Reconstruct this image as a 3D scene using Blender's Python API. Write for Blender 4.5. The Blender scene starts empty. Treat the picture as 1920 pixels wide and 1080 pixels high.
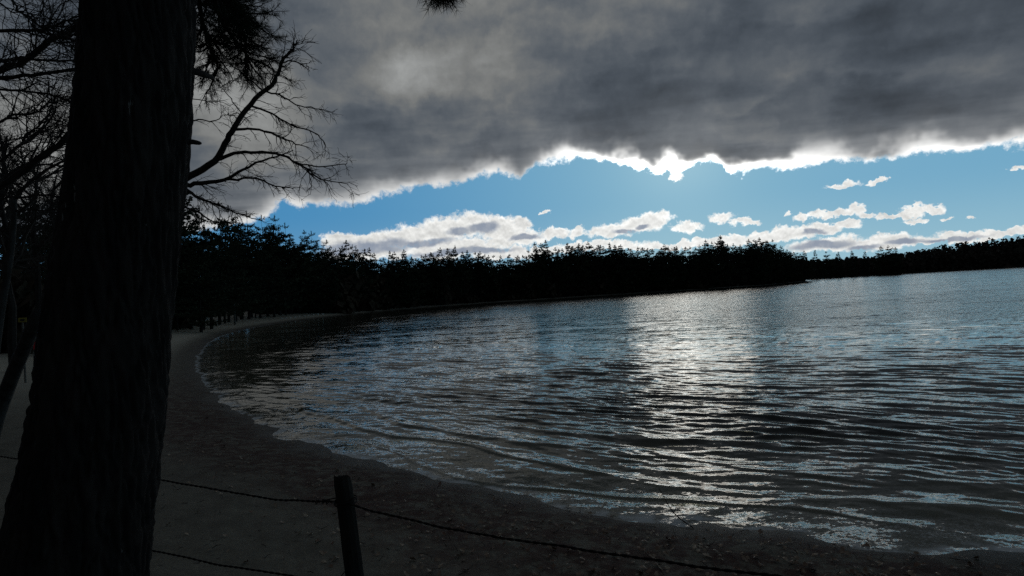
import bpy, math, random
import numpy as np
from mathutils import Vector, Matrix

C = bpy.context.scene
R = math.radians
random.seed(7)
rng = np.random.default_rng(7)

# ------------------------------------------------------------------ camera
FPX = 1100.0                       # focal length in photo pixels (1920 wide)
CAM = np.array((0.0, 0.0, 2.6))
ROLL, PITCH = R(3.2), R(0.46)
F_ = np.array((0.0, math.cos(PITCH), math.sin(PITCH)))
U0 = np.array((0.0, -math.sin(PITCH), math.cos(PITCH)))
R0 = np.array((1.0, 0.0, 0.0))
R_ = R0 * math.cos(ROLL) - U0 * math.sin(ROLL)      # horizon climbs to the right
U_ = U0 * math.cos(ROLL) + R0 * math.sin(ROLL)
cam = bpy.data.cameras.new('camera')
cam.sensor_width = 36.0
cam.lens = 36.0 * FPX / 1920.0
cam.clip_start = 0.05
cam.clip_end = 8000
camo = bpy.data.objects.new('camera', cam)
C.collection.objects.link(camo)
camo.matrix_world = Matrix((
    (R_[0], U_[0], -F_[0], CAM[0]),
    (R_[1], U_[1], -F_[1], CAM[1]),
    (R_[2], U_[2], -F_[2], CAM[2]),
    (0, 0, 0, 1)))
C.camera = camo


def pdir(px, py):
    return F_ + R_ * ((px - 960) / FPX) + U_ * ((540 - py) / FPX)


def at(px, py, depth):
    return CAM + pdir(px, py) * depth


def on_plane(px, py, z=0.0):
    d = pdir(px, py)
    return CAM + d * ((z - CAM[2]) / d[2])


def azel(px, py):
    d = pdir(px, py)
    d = d / np.linalg.norm(d)
    return math.degrees(math.atan2(d[0], d[1])), math.degrees(math.asin(d[2]))


# ------------------------------------------------------------------ world (sky and clouds)
SUN_AZ, SUN_EL = azel(1275, 285)
world = bpy.data.worlds.new('World')
C.world = world
world.use_nodes = True
wt = world.node_tree
wt.nodes.clear()


class NT:
    """tiny helper for building node trees"""
    def __init__(self, tree):
        self.t = tree

    def new(self, kind, **kw):
        n = self.t.nodes.new(kind)
        for k, v in kw.items():
            setattr(n, k, v)
        return n

    def put(self, sock, v):
        if isinstance(v, bpy.types.NodeSocket):
            self.t.links.new(v, sock)
        elif v is not None:
            sock.default_value = v

    def m(self, op, a, b=None, c=None, clamp=False):
        n = self.new('ShaderNodeMath', operation=op, use_clamp=clamp)
        for i, v in enumerate((a, b, c)):
            if v is not None:
                self.put(n.inputs[i], v)
        return n.outputs[0]

    def v(self, op, a, b=None, c=None, scale=None):
        n = self.new('ShaderNodeVectorMath', operation=op)
        for i, q in enumerate((a, b, c)):
            if q is not None:
                self.put(n.inputs[i], q)
        if scale is not None:
            self.put(n.inputs['Scale'], scale)
        return n.outputs['Value'] if op in ('LENGTH', 'DOT_PRODUCT', 'DISTANCE') else n.outputs[0]

    def noise(self, vec, scale, detail=4, rough=0.5, color=False, dist=0.0):
        n = self.new('ShaderNodeTexNoise')
        self.put(n.inputs['Vector'], vec)
        n.inputs['Scale'].default_value = scale
        n.inputs['Detail'].default_value = detail
        n.inputs['Roughness'].default_value = rough
        n.inputs['Distortion'].default_value = dist
        return n.outputs['Color' if color else 'Fac']

    def ss(self, x, a, b, lo=0.0, hi=1.0):
        n = self.new('ShaderNodeMapRange', interpolation_type='SMOOTHSTEP')
        self.put(n.inputs['Value'], x)
        n.inputs['From Min'].default_value = a
        n.inputs['From Max'].default_value = b
        n.inputs['To Min'].default_value = lo
        n.inputs['To Max'].default_value = hi
        return n.outputs[0]

    def mix(self, f, a, b):
        n = self.new('ShaderNodeMix', data_type='RGBA')
        self.put(n.inputs['Factor'], f)
        for s, v in (('A', a), ('B', b)):
            k = [i for i in n.inputs if i.name == s and i.type == 'RGBA'][0]
            self.put(k, (*v, 1) if isinstance(v, (tuple, list)) and len(v) == 3 else v)
        return [o for o in n.outputs if o.type == 'RGBA'][0]

    def comb(self, x, y, z):
        n = self.new('ShaderNodeCombineXYZ')
        for i, q in enumerate((x, y, z)):
            self.put(n.inputs[i], q)
        return n.outputs[0]

    def sep(self, v):
        n = self.new('ShaderNodeSeparateXYZ')
        self.put(n.inputs[0], v)
        return n.outputs

    def curve(self, x, pts, x0, x1, y0, y1):
        n = self.new('ShaderNodeFloatCurve')
        c = n.mapping.curves[0]
        pts = sorted(pts)
        while len(c.points) < len(pts):
            c.points.new(0.5, 0.5)
        for p, (a, b) in zip(c.points, pts):
            p.location = ((a - x0) / (x1 - x0), (b - y0) / (y1 - y0))
            p.handle_type = 'AUTO_CLAMPED'
        n.mapping.update()
        q = self.m('MULTIPLY_ADD', x, 1 / (x1 - x0), -x0 / (x1 - x0), clamp=True)
        self.put(n.inputs['Value'], q)
        n.inputs['Factor'].default_value = 1
        return self.m('MULTIPLY_ADD', n.outputs[0], (y1 - y0), y0)


W = NT(wt)
D = W.new('ShaderNodeTexCoord').outputs['Generated']
dx, dy, dz = W.sep(D)
AZ = W.m('MULTIPLY', W.m('ARCTAN2', dx, dy), 57.29578)
EL = W.m('MULTIPLY', W.m('ARCSINE', dz), 57.29578)
P0 = W.comb(AZ, EL, 0.0)
sky = W.new('ShaderNodeTexSky', sky_type='NISHITA', sun_disc=False)
sky.sun_elevation = R(SUN_EL)
sky.sun_rotation = R(SUN_AZ)
sky.altitude = 100
sky.air_density = 1.0
sky.dust_density = 0.3
sky.ozone_density = 3.0
EXPO = -3.7                        # the photo is exposed for the bright sky
BGS = 0.15                         # strength of the world background
UNIT = 1.0 / (2 ** EXPO) / BGS     # below, colours are as exposed; UNIT turns them into world radiance
nish = W.v('SCALE', sky.outputs[0], scale=1.0 / UNIT)

sd = np.array((math.sin(R(SUN_AZ)) * math.cos(R(SUN_EL)), math.cos(R(SUN_AZ)) * math.cos(R(SUN_EL)), math.sin(R(SUN_EL))))
sun_cos = W.v('DOT_PRODUCT', D, tuple(sd))
sun_ang = W.m('MULTIPLY', W.m('ARCCOSINE', sun_cos), 57.29578)
glow = W.m('EXPONENT', W.m('MULTIPLY', sun_ang, -1 / 6.0))
side = W.ss(AZ, -24.0, 16.0)
clear = W.mix(side, (0.072, 0.285, 0.545), (0.185, 0.435, 0.635))
clear = W.v('ADD', clear, W.v('SCALE', (0.13, 0.13, 0.055), scale=W.m('EXPONENT', W.m('MULTIPLY', sun_ang, -1 / 7.5))))
clear = W.v('ADD', clear, W.v('SCALE', (0.12, 0.11, 0.045), scale=W.ss(EL, 8.5, 1.0)))
blue = W.mix(0.12, clear, nish)

# --- fractal fields in the sky
warp1 = W.v('SUBTRACT', W.noise(P0, 0.16, 7, 0.62, color=True), (0.5, 0.5, 0.5))
warp2 = W.v('SUBTRACT', W.noise(P0, 0.75, 5, 0.6, color=True), (0.5, 0.5, 0.5))
warp3 = W.v('SUBTRACT', W.noise(P0, 2.1, 4, 0.55, color=True), (0.5, 0.5, 0.5))
nz = W.noise(P0, 0.22, 8, 0.58)
nzf = W.noise(P0, 0.9, 6, 0.6)

# --- low cumulus: irregular bodies in azimuth and elevation, their edges broken by noise
Pw = W.v('ADD', W.v('ADD', P0, W.v('MULTIPLY', warp1, (2.6, 1.5, 0))), W.v('ADD', W.v('MULTIPLY', warp2, (2.2, 1.7, 0)), W.v('MULTIPLY', warp3, (0.55, 0.5, 0))))


def bodies(lst, Pq):
    best = None
    for (cx, cy, rx, ry) in lst:
        a, e = azel(cx, cy)
        a2, _ = azel(cx + rx, cy)
        _, e2 = azel(cx, cy - ry)
        ra, re = max(abs(a2 - a), .05), max(abs(e2 - e), .05)
        q = W.v('MULTIPLY_ADD', Pq, (1 / ra, 1 / re, 0), (-a / ra, -e / re, 0))
        l = W.v('LENGTH', q)
        best = l if best is None else W.m('MINIMUM', best, l)
    return best


CUM = [(640, 452, 48, 14), (700, 452, 60, 17), (765, 443, 70, 21), (832, 432, 58, 25), (882, 422, 46, 24), (930, 428, 50, 23),
       (976, 424, 24, 15), (965, 447, 64, 17), (850, 465, 110, 20), (720, 472, 70, 16), (640, 472, 50, 14), (1040, 438, 38, 12), (1085, 437, 16, 11),
       (1130, 438, 34, 12), (1160, 430, 46, 15), (1202, 418, 48, 18), (1235, 412, 30, 14), (1290, 425, 30, 11), (1358, 410, 26, 13),
       (1396, 419, 24, 8), (960, 474, 90, 12), (1100, 462, 120, 8), (1250, 458, 150, 8), (1380, 450, 140, 10), (1460, 441, 100, 11),
       (1535, 431, 66, 11), (1585, 422, 40, 8), (1650, 454, 130, 14), (1760, 449, 140, 9), (1890, 440, 90, 8), (1560, 458, 100, 14),
       (1507, 409, 14, 9), (1545, 405, 34, 8), (1582, 400, 32, 9), (1612, 393, 20, 12), (1632, 404, 24, 7), (1672, 408, 28, 6),
       (1702, 405, 32, 7), (1716, 392, 24, 10), (1752, 390, 28, 9), (1722, 414, 18, 5), (1480, 407, 9, 4), (1820, 401, 11, 3),
       (1578, 348, 36, 7), (1645, 341, 24, 5), (1905, 313, 22, 5), (1265, 330, 11, 9), (1022, 397, 8, 4), (1768, 410, 16, 3)]
cum_l = bodies(CUM, Pw)
cum_mask = W.ss(W.m('MULTIPLY_ADD', W.m('SUBTRACT', W.noise(P0, 3.2, 4, 0.6), 0.5), 0.45, cum_l), 1.14, 0.66)
GREY = [(640, 466, 42, 12), (690, 464, 60, 12), (735, 460, 45, 14), (905, 431, 30, 10), (862, 437, 26, 9), (800, 456, 60, 7), (870, 472, 110, 6), (1168, 433, 26, 5),
        (1205, 424, 16, 5), (1540, 461, 70, 9), (1620, 464, 40, 6), (1700, 455, 40, 7), (1528, 440, 24, 5), (1780, 450, 70, 4), (985, 446, 30, 5), (560, 470, 60, 20)]
Pg = W.v('ADD', P0, W.v('MULTIPLY', warp1, (4.0, 2.4, 0)))
grey_l = bodies(GREY, Pg)
grey_mask = W.m('MULTIPLY', W.ss(grey_l, 1.25, 0.55), W.ss(nzf, 0.25, 0.6, 0.65, 1.0))
cum_edge = W.ss(cum_l, 0.45, 0.95)
cum_white = W.mix(cum_edge, (0.76, 0.765, 0.745), (0.95, 0.945, 0.91))
cum_white = W.v('MULTIPLY', cum_white, W.comb(*(3 * [W.m('MULTIPLY_ADD', glow, 0.5, W.ss(nzf, 0.3, 0.7, 0.90, 1.06))])))
relief = W.m('SUBTRACT', W.noise(W.v('SUBTRACT', P0, (0.05, 0.24, 0)), 0.9, 4, 0.55), W.noise(P0, 0.9, 4, 0.55))
cum_white = W.v('SCALE', cum_white, scale=W.m('MULTIPLY_ADD', relief, -0.8, 0.99))
cum_col = W.mix(W.m('MULTIPLY', grey_mask, 0.85), cum_white, (0.175, 0.225, 0.320))
c1 = W.mix(cum_mask, blue, cum_col)

# --- the big dark cloud deck: its lower edge as elevation over azimuth
EDGE = [(-400, 470), (200, 450), (420, 425), (470, 412), (500, 405), (530, 383), (600, 386), (645, 387), (700, 368), (760, 358), (800, 350), (870, 340), (930, 325),
        (980, 336), (1000, 312), (1045, 303), (1090, 295), (1140, 304), (1200, 316), (1265, 320), (1310, 309), (1335, 302), (1375, 330), (1420, 316), (1500, 309),
        (1580, 304), (1640, 298), (1680, 300), (1720, 284), (1770, 281), (1850, 279), (1920, 267), (2100, 240)]
pts = [azel(*p) for p in EDGE]
pts = [(-179, 2.0), (-75, 4.0)] + [p for p in pts if p[0] > -60] + [(65, 16.0), (110, 12.0), (179, 2.0)]
edge = W.curve(AZ, pts, -180, 180, 0, 30)
en = W.m('ADD', W.m('MULTIPLY', W.m('SUBTRACT', nz, 0.5), 2.0), W.m('ADD', W.m('MULTIPLY', W.m('SUBTRACT', nzf, 0.5), 2.0), W.m('MULTIPLY', W.m('SUBTRACT', W.noise(P0, 2.6, 5, 0.6), 0.5), 0.7)))
e = W.m('ADD', W.m('SUBTRACT', EL, edge), en)
deck_mask = W.ss(e, -0.26, 0.46)
# plane-projected noise for the underside
zc = W.m('MAXIMUM', dz, 0.06)
Q = W.comb(W.m('DIVIDE', dx, zc), W.m('DIVIDE', dy, zc), 0.0)
Qr = W.new('ShaderNodeMapping')
W.put(Qr.inputs['Vector'], Q)
Qr.inputs['Rotation'].default_value = (0, 0, R(24))
Qr.inputs['Scale'].default_value = (0.75, 1.25, 1)
u1 = W.noise(Qr.outputs[0], 1.15, 5, 0.48, dist=0.25)
u2 = W.noise(Qr.outputs[0], 3.2, 4, 0.5)
u3 = W.noise(W.v('ADD', P0, W.v('MULTIPLY', warp1, (5, 5, 0))), 0.085, 6, 0.5)
under = W.m('ADD', W.m('ADD', W.m('MULTIPLY', u1, 0.34), W.m('MULTIPLY', u2, 0.10)), W.m('MULTIPLY', u3, 0.56))
under = W.ss(under, 0.32, 0.70)
Pd = W.v('ADD', P0, W.v('MULTIPLY', warp1, (9.0, 6.0, 0)))


def spot(px, py, rx, ry, amp):
    a, el = azel(px, py)
    q = W.v('MULTIPLY_ADD', Pd, (FPX / rx / 57.3, FPX / ry / 57.3, 0), (-a * FPX / rx / 57.3, -el * FPX / ry / 57.3, 0))
    l = W.v('DOT_PRODUCT', q, q)
    return W.m('MULTIPLY', W.m('EXPONENT', W.m('MULTIPLY', l, -1.0)), amp)


base = W.m('MULTIPLY_ADD', under, 0.075, 0.040)
for s_ in [(800, 60, 330, 130, 0.085), (775, 140, 60, 50, 0.15), (560, 260, 160, 80, 0.06), (440, 200, 110, 110, 0.14), (1080, 50, 110, 60, 0.05), (860, 260, 150, 40, 0.02),
           (1500, 240, 90, 26, 0.03), (80, 290, 130, 90, 0.15), (1000, 170, 220, 60, 0.02), (1340, 250, 120, 30, 0.04)]:
    base = W.m('ADD', base, W.m('MULTIPLY', spot(*s_), W.m('MULTIPLY_ADD', under, 0.9, 0.45)))
wn = W.noise(P0, 0.30, 3, 0.5)
rim_w = W.m('MULTIPLY_ADD', W.ss(wn, 0.32, 0.70), 0.75, 0.34)
en2 = W.m('ADD', W.m('MULTIPLY', W.m('SUBTRACT', W.noise(W.v('MULTIPLY_ADD', P0, (0.6, 1, 0), (17, 5, 0)), 0.40, 3, 0.45), 0.5), 1.6), W.m('MULTIPLY', W.m('SUBTRACT', nzf, 0.5), 0.35))
ep = W.m('MAXIMUM', W.m('ADD', W.m('SUBTRACT', EL, edge), en2), 0.0)
er = W.m('DIVIDE', ep, rim_w)
rim = W.m('EXPONENT', W.m('MULTIPLY', W.m('POWER', er, 1.7), -1.0))
rim = W.m('MULTIPLY', rim, W.ss(nzf, 0.2, 0.75, 0.86, 1.08))
soft = W.m('MULTIPLY', W.m('EXPONENT', W.m('MULTIPLY', ep, -0.62)), W.m('MULTIPLY_ADD', under, 0.22, 0.10))
rim_amp = W.m('ADD', W.m('MULTIPLY_ADD', W.m('EXPONENT', W.m('MULTIPLY', sun_ang, -1 / 4.6)), 9.0, 0.42), W.ss(AZ, 8.0, 28.0, 0.0, 0.34))
front = W.m('MULTIPLY', W.ss(sun_ang, 75.0, 40.0), W.ss(AZ, -40.0, -24.0))
rim = W.m('MULTIPLY', W.m('MULTIPLY_ADD', rim, rim_amp, soft), front)
# billows: inner lobes of the underside, each brighter along its lower lip
for (c2, sx, fq, seed_, amp_, wid) in ((2.3, 0.55, 0.20, 3, 0.045, 1.3), (5.0, 0.6, 0.15, 40, 0.050, 2.1), (9.0, 0.6, 0.12, 80, 0.055, 2.9), (14.0, 0.6, 0.10, 120, 0.055, 3.6)):
    nb_ = W.noise(W.v('MULTIPLY_ADD', P0, (sx, 1, 0), (seed_, seed_ * .7, 0)), fq, 6, 0.52)
    e2 = W.m('ADD', W.m('SUBTRACT', W.m('SUBTRACT', EL, edge), c2), W.m('MULTIPLY', W.m('SUBTRACT', nb_, 0.5), 13.0))
    lip = W.m('MULTIPLY', W.m('EXPONENT', W.m('MULTIPLY', W.m('MAXIMUM', e2, 0.0), -1.0 / wid)), W.ss(e2, -0.9, 0.5))
    base = W.m('ADD', base, W.m('MULTIPLY', lip, W.m('MULTIPLY', W.ss(W.noise(W.v('ADD', P0, (seed_, 9, 0)), 0.09, 2, .5), 0.38, 0.66), amp_)))
Pb = W.v('ADD', W.v('MULTIPLY', P0, (0.7, 1, 0)), W.v('MULTIPLY', warp1, (5, 5, 0)))
emb = W.m('SUBTRACT', W.noise(Pb, 0.17, 5, 0.5), W.noise(W.v('ADD', Pb, (0.25, -0.8, 0)), 0.17, 5, 0.5))
base = W.m('MULTIPLY', base, W.m('MULTIPLY_ADD', emb, 1.1, 1.0))
base = W.m('MULTIPLY', base, W.ss(nzf, 0.2, 0.8, 0.92, 1.08))
base = W.m('MULTIPLY', base, W.ss(sun_ang, 68.0, 115.0, 1.0, 0.38))  # unseen deck overhead and behind the camera, darkened to dim sand and bark
blueness = W.ss(base, 0.20, 0.06)
tint = W.mix(blueness, (0.97, 1.0, 0.99), (0.80, 0.98, 1.22))
sc = W.v('SCALE', tint, scale=base)
rc = W.v('SCALE', (1.0, 0.985, 0.945), scale=rim)
deck = W.v('ADD', sc, rc)
allc = W.mix(deck_mask, c1, deck)
# glare through the thin cloud edge in front of the sun
gl = W.m('MULTIPLY', W.m('EXPONENT', W.m('MULTIPLY', W.m('POWER', W.m('MULTIPLY', sun_ang, 1 / 4.5), 2.0), -1.0)), 0.05)
allc = W.v('ADD', allc, W.v('SCALE', (1.0, 1.0, 0.96), scale=gl))
bg = W.new('ShaderNodeBackground')
W.put(bg.inputs['Color'], W.v('SCALE', allc, scale=UNIT))
bg.inputs['Strength'].default_value = BGS
wo = W.new('ShaderNodeOutputWorld')
wt.links.new(bg.outputs[0], wo.inputs['Surface'])

# ------------------------------------------------------------------ sun (veiled by the cloud edge)
sl = bpy.data.lights.new('sun', 'SUN')
sl.energy = 0.5
sl.angle = R(11)
sl.color = (1.0, 0.96, 0.88)
so = bpy.data.objects.new('sun', sl)
C.collection.objects.link(so)
so.rotation_euler = Vector(tuple(sd)).to_track_quat('Z', 'Y').to_euler()

C.view_settings.view_transform = 'Standard'
C.view_settings.look = 'None'
C.view_settings.exposure = EXPO
C.view_settings.gamma = 1
C.view_settings.use_curve_mapping = False
C.cycles.use_denoising = False


# ------------------------------------------------------------------ helpers
def tag(o, label=None, cat=None, group=None, kind=None):
    if label: o['label'] = label
    if cat: o['category'] = cat
    if group: o['group'] = group
    if kind: o['kind'] = kind
    return o


def link(o, parent=None):
    C.collection.objects.link(o)
    if parent is not None:
        o.parent = parent
    return o


def empty(name, loc, rz=0.0, scale=1.0):
    o = bpy.data.objects.new(name, None)
    o.empty_display_size = 0.2
    o.location = tuple(loc)
    o.rotation_euler = (0, 0, rz)
    o.scale = (scale,) * 3
    return link(o)


class MB:
    def __init__(self):
        self.v, self.f = [], []

    def tube(self, pts, rad, n=6, cap=True):
        """tapered tube along a list of points"""
        pts = [Vector(tuple(p)) for p in pts]
        k = len(pts)
        if k < 2:
            return
        base = len(self.v)
        up = Vector((0.13, 0.31, 0.94))
        for i, p in enumerate(pts):
            t = (pts[min(i + 1, k - 1)] - pts[max(i - 1, 0)])
            if t.length < 1e-9:
                t = Vector((0, 0, 1))
            t.normalize()
            a = t.cross(up)
            if a.length < 0.05:
                a = t.cross(Vector((1, 0, 0)))
            a.normalize()
            b = t.cross(a)
            r = rad[i]
            for j in range(n):
                th = 2 * math.pi * j / n
                q = p + a * (math.cos(th) * r) + b * (math.sin(th) * r)
                self.v.append((q.x, q.y, q.z))
        for i in range(k - 1):
            for j in range(n):
                a0 = base + i * n + j
                a1 = base + i * n + (j + 1) % n
                self.f.append((a0, a1, a1 + n, a0 + n))
        if cap:
            self.f.append(tuple(base + (k - 1) * n + j for j in range(n)))
            self.f.append(tuple(base + j for j in reversed(range(n))))

    def poly(self, pts):
        b = len(self.v)
        self.v.extend(tuple(p) for p in pts)
        self.f.append(tuple(range(b, b + len(pts))))

    def mesh(self, name, mat, smooth=False):
        m = bpy.data.meshes.new(name)
        m.from_pydata(self.v, [], self.f)
        if smooth:
            m.polygons.foreach_set('use_smooth', [True] * len(m.polygons))
        m.materials.append(mat)
        m.update()
        return m

    def build(self, name, mat, parent=None, smooth=False):
        return link(bpy.data.objects.new(name, self.mesh(name, mat, smooth)), parent)


def grid_mesh(name, X, Y, Z, mat, keep=None, attrs=None):
    """regular grid of points to a smooth mesh; keep = mask of quads"""
    nr, nc = X.shape
    idx = np.arange(nr * nc).reshape(nr, nc)
    q = np.stack((idx[:-1, :-1], idx[:-1, 1:], idx[1:, 1:], idx[1:, :-1]), -1)
    q = q[keep] if keep is not None else q.reshape(-1, 4)
    co = np.stack((X, Y, Z), -1).reshape(-1, 3)
    used = np.unique(q)
    remap = np.full(len(co), -1)
    remap[used] = np.arange(len(used))
    q = remap[q]
    co = co[used]
    m = bpy.data.meshes.new(name)
    m.vertices.add(len(co))
    m.vertices.foreach_set('co', co.astype(np.float32).ravel())
    m.loops.add(q.size)
    m.loops.foreach_set('vertex_index', q.astype(np.int32).ravel())
    m.polygons.add(len(q))
    m.polygons.foreach_set('loop_start', (np.arange(len(q)) * 4).astype(np.int32))
    m.polygons.foreach_set('use_smooth', np.ones(len(q), bool))
    m.update(calc_edges=True)
    for k, a in (attrs or {}).items():
        at_ = m.attributes.new(k, 'FLOAT', 'POINT')
        at_.data.foreach_set('value', a.reshape(-1)[used].astype(np.float32))
    m.materials.append(mat)
    return m


def perlin(x, y, seed=0):
    xi, yi = np.floor(x).astype(np.int64), np.floor(y).astype(np.int64)
    xf, yf = x - xi, y - yi

    def g(ix, iy):
        h = (ix * 374761393 + iy * 668265263 + seed * 1442695041) & 0xFFFFFFFF
        h = ((h ^ (h >> 13)) * 1274126177) & 0xFFFFFFFF
        h = (h ^ (h >> 16)) & 0xFFFF
        a = h * (2 * math.pi / 65536)
        return np.cos(a), np.sin(a)
    u, v = xf * xf * xf * (xf * (xf * 6 - 15) + 10), yf * yf * yf * (yf * (yf * 6 - 15) + 10)
    r = []
    for (ox, oy) in ((0, 0), (1, 0), (0, 1), (1, 1)):
        gx, gy = g(xi + ox, yi + oy)
        r.append(gx * (xf - ox) + gy * (yf - oy))
    return ((r[0] * (1 - u) + r[1] * u) * (1 - v) + (r[2] * (1 - u) + r[3] * u) * v) * 1.4


def fbm(x, y, oct=4, seed=0, gain=0.5):
    s, a = 0.0, 1.0
    for i in range(oct):
        s = s + a * perlin(x * 2 ** i, y * 2 ** i, seed + i * 17)
        a *= gain
    return s


# ------------------------------------------------------------------ materials
def material(name, c1, c2=None, scale=3.0, rough=0.9, spec=0.2, stretch=(1, 1, 1), bump=0.0, detail=4):
    m = bpy.data.materials.new(name)
    m.use_nodes = True
    t = NT(m.node_tree)
    b = m.node_tree.nodes['Principled BSDF']
    b.inputs['Roughness'].default_value = rough
    b.inputs['Specular IOR Level'].default_value = spec
    tc = t.new('ShaderNodeTexCoord').outputs['Object']
    mp = t.new('ShaderNodeMapping')
    t.put(mp.inputs['Vector'], tc)
    mp.inputs['Scale'].default_value = stretch
    n = t.noise(mp.outputs[0], scale, detail, 0.6)
    t.put(b.inputs['Base Color'], t.mix(t.ss(n, 0.3, 0.7), c1, c2 or tuple(x * 0.6 for x in c1)))
    if bump:
        bn = t.new('ShaderNodeBump')
        bn.inputs['Strength'].default_value = 0.8
        bn.inputs['Distance'].default_value = bump
        t.put(bn.inputs['Height'], n)
        t.put(b.inputs['Normal'], bn.outputs[0])
    return m


M_bark = material('pine_bark', (0.038, 0.031, 0.027), (0.013, 0.011, 0.010), 14, 0.9, 0.15, (1, 1, .2), 0.006)
_t = NT(M_bark.node_tree)
_b = M_bark.node_tree.nodes['Principled BSDF']
_tc = _t.new('ShaderNodeTexCoord').outputs['Object']
_mp = _t.new('ShaderNodeMapping'); _t.put(_mp.inputs['Vector'], _tc); _mp.inputs['Scale'].default_value = (1, 1, .22)
_fl = _t.m('MULTIPLY', _t.ss(_t.noise(_mp.outputs[0], 38, 2, .5), .715, .75), _t.ss(_t.noise(_tc, 2.2, 2, .5), .5, .62))
_old = _b.inputs['Base Color'].links[0].from_socket
_t.put(_b.inputs['Base Color'], _t.mix(_fl, _old, (0.22, 0.21, 0.19)))
M_greybark = material('grey_bark', (0.075, 0.07, 0.064), (0.03, 0.028, 0.025), 8, 0.9, 0.15, (1, 1, .3))
M_twig = material('dark_twig', (0.05, 0.04, 0.034), (0.03, 0.024, 0.02), 6)
M_farbark = material('far_bark', (0.034, 0.029, 0.025), (0.018, 0.016, 0.014), 2)
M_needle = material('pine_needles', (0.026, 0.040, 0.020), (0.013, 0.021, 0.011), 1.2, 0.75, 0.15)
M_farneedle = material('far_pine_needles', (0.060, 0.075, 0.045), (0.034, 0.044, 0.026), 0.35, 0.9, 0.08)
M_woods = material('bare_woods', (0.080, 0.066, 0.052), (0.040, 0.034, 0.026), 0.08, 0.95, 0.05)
M_brush = material('brush', (0.085, 0.065, 0.045), (0.035, 0.029, 0.02), 1.0, 0.95, 0.05)
M_post = material('weathered_post', (0.040, 0.034, 0.028), (0.016, 0.014, 0.012), 18, 0.9, 0.15, (1, 1, .12), 0.004)
M_wire = material('rusty_wire', (0.025, 0.018, 0.015), (0.012, 0.010, 0.009), 30, 0.75, 0.2)
M_white = material('white_paint', (0.75, 0.75, 0.72), (0.6, 0.6, 0.58), 6)
M_pale = material('pale_wood', (0.16, 0.15, 0.13), (0.09, 0.085, 0.075), 5)
M_yellow = material('yellow_paint', (0.26, 0.19, 0.03), (0.18, 0.13, 0.03), 5)
M_dark = material('black_paint', (0.02, 0.02, 0.02), None, 5)
M_red = material('red_cloth', (0.75, 0.05, 0.07), (0.55, 0.03, 0.05), 9)
M_stone = material('stone', (0.30, 0.29, 0.27), (0.16, 0.155, 0.15), 5, 0.9, 0.2, (1, 1, 1), 0.02)
M_leaf = material('dry_leaf', (0.42, 0.32, 0.22), (0.15, 0.07, 0.04), 2.2, 0.6, 0.35)

# ------------------------------------------------------------------ lake outline
near = [(1920, 1042), (1750, 1026), (1600, 1012), (1450, 996), (1300, 976), (1150, 957), (1000, 934), (880, 908), (780, 882), (680, 856), (590, 832),
        (510, 800), (445, 766), (405, 738), (382, 710), (372, 684), (378, 660), (402, 637), (450, 620), (520, 607), (600, 596.5), (700, 585.5), (800, 577),
        (900, 569.5), (1000, 563), (1100, 556.5), (1250, 547), (1350, 540.5), (1430, 535), (1480, 530.5), (1512, 527)]
shore = [tuple(on_plane(*p)[:2]) for p in near]
tip = shore[-1]
shore += [(tip[0] - 10, tip[1] + 40), (tip[0] + 30, 470), (tip[0] + 90, 500), (330, 505), (430, 500), (560, 470), (700, 400), (800, 260), (700, 60), (420, -40), (160, -50), (60, -28), (26, -6), (11, 2.2)]


def smooth_closed(P, per=4):
    P = np.array(P)
    n = len(P)
    out = []
    for i in range(n):
        p0, p1, p2, p3 = P[i - 1], P[i], P[(i + 1) % n], P[(i + 2) % n]
        for k in range(per):
            t = k / per
            # centripetal-ish: limit tangents by the local chord
            c = np.linalg.norm(p2 - p1)
            m1 = (p2 - p0); m1 = m1 / (np.linalg.norm(m1) + 1e-9) * c
            m2 = (p3 - p1); m2 = m2 / (np.linalg.norm(m2) + 1e-9) * c
            out.append((2 * t**3 - 3 * t**2 + 1) * p1 + (t**3 - 2 * t**2 + t) * m1 + (-2 * t**3 + 3 * t**2) * p2 + (t**3 - t**2) * m2)
    return np.array(out)


LAKE = smooth_closed(shore)


def sdist(x, y):
    """distance to the waterline, + on land, - on the lake"""
    x = np.asarray(x, float); y = np.asarray(y, float)
    shp = x.shape
    x = x.ravel(); y = y.ravel()
    best = np.full(x.shape, 1e18)
    inside = np.zeros(x.shape, bool)
    n = len(LAKE)
    for i in range(n):
        ax, ay = LAKE[i]; bx, by = LAKE[(i + 1) % n]
        ex, ey = bx - ax, by - ay
        t = np.clip(((x - ax) * ex + (y - ay) * ey) / (ex * ex + ey * ey + 1e-12), 0, 1)
        best = np.minimum(best, (x - ax - t * ex) ** 2 + (y - ay - t * ey) ** 2)
        if ay != by:
            c = (ay > y) != (by > y)
            inside ^= c & (x < (bx - ax) * (y - ay) / (by - ay) + ax)
    d = np.sqrt(best)
    return np.where(inside, -d, d).reshape(shp)


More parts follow.
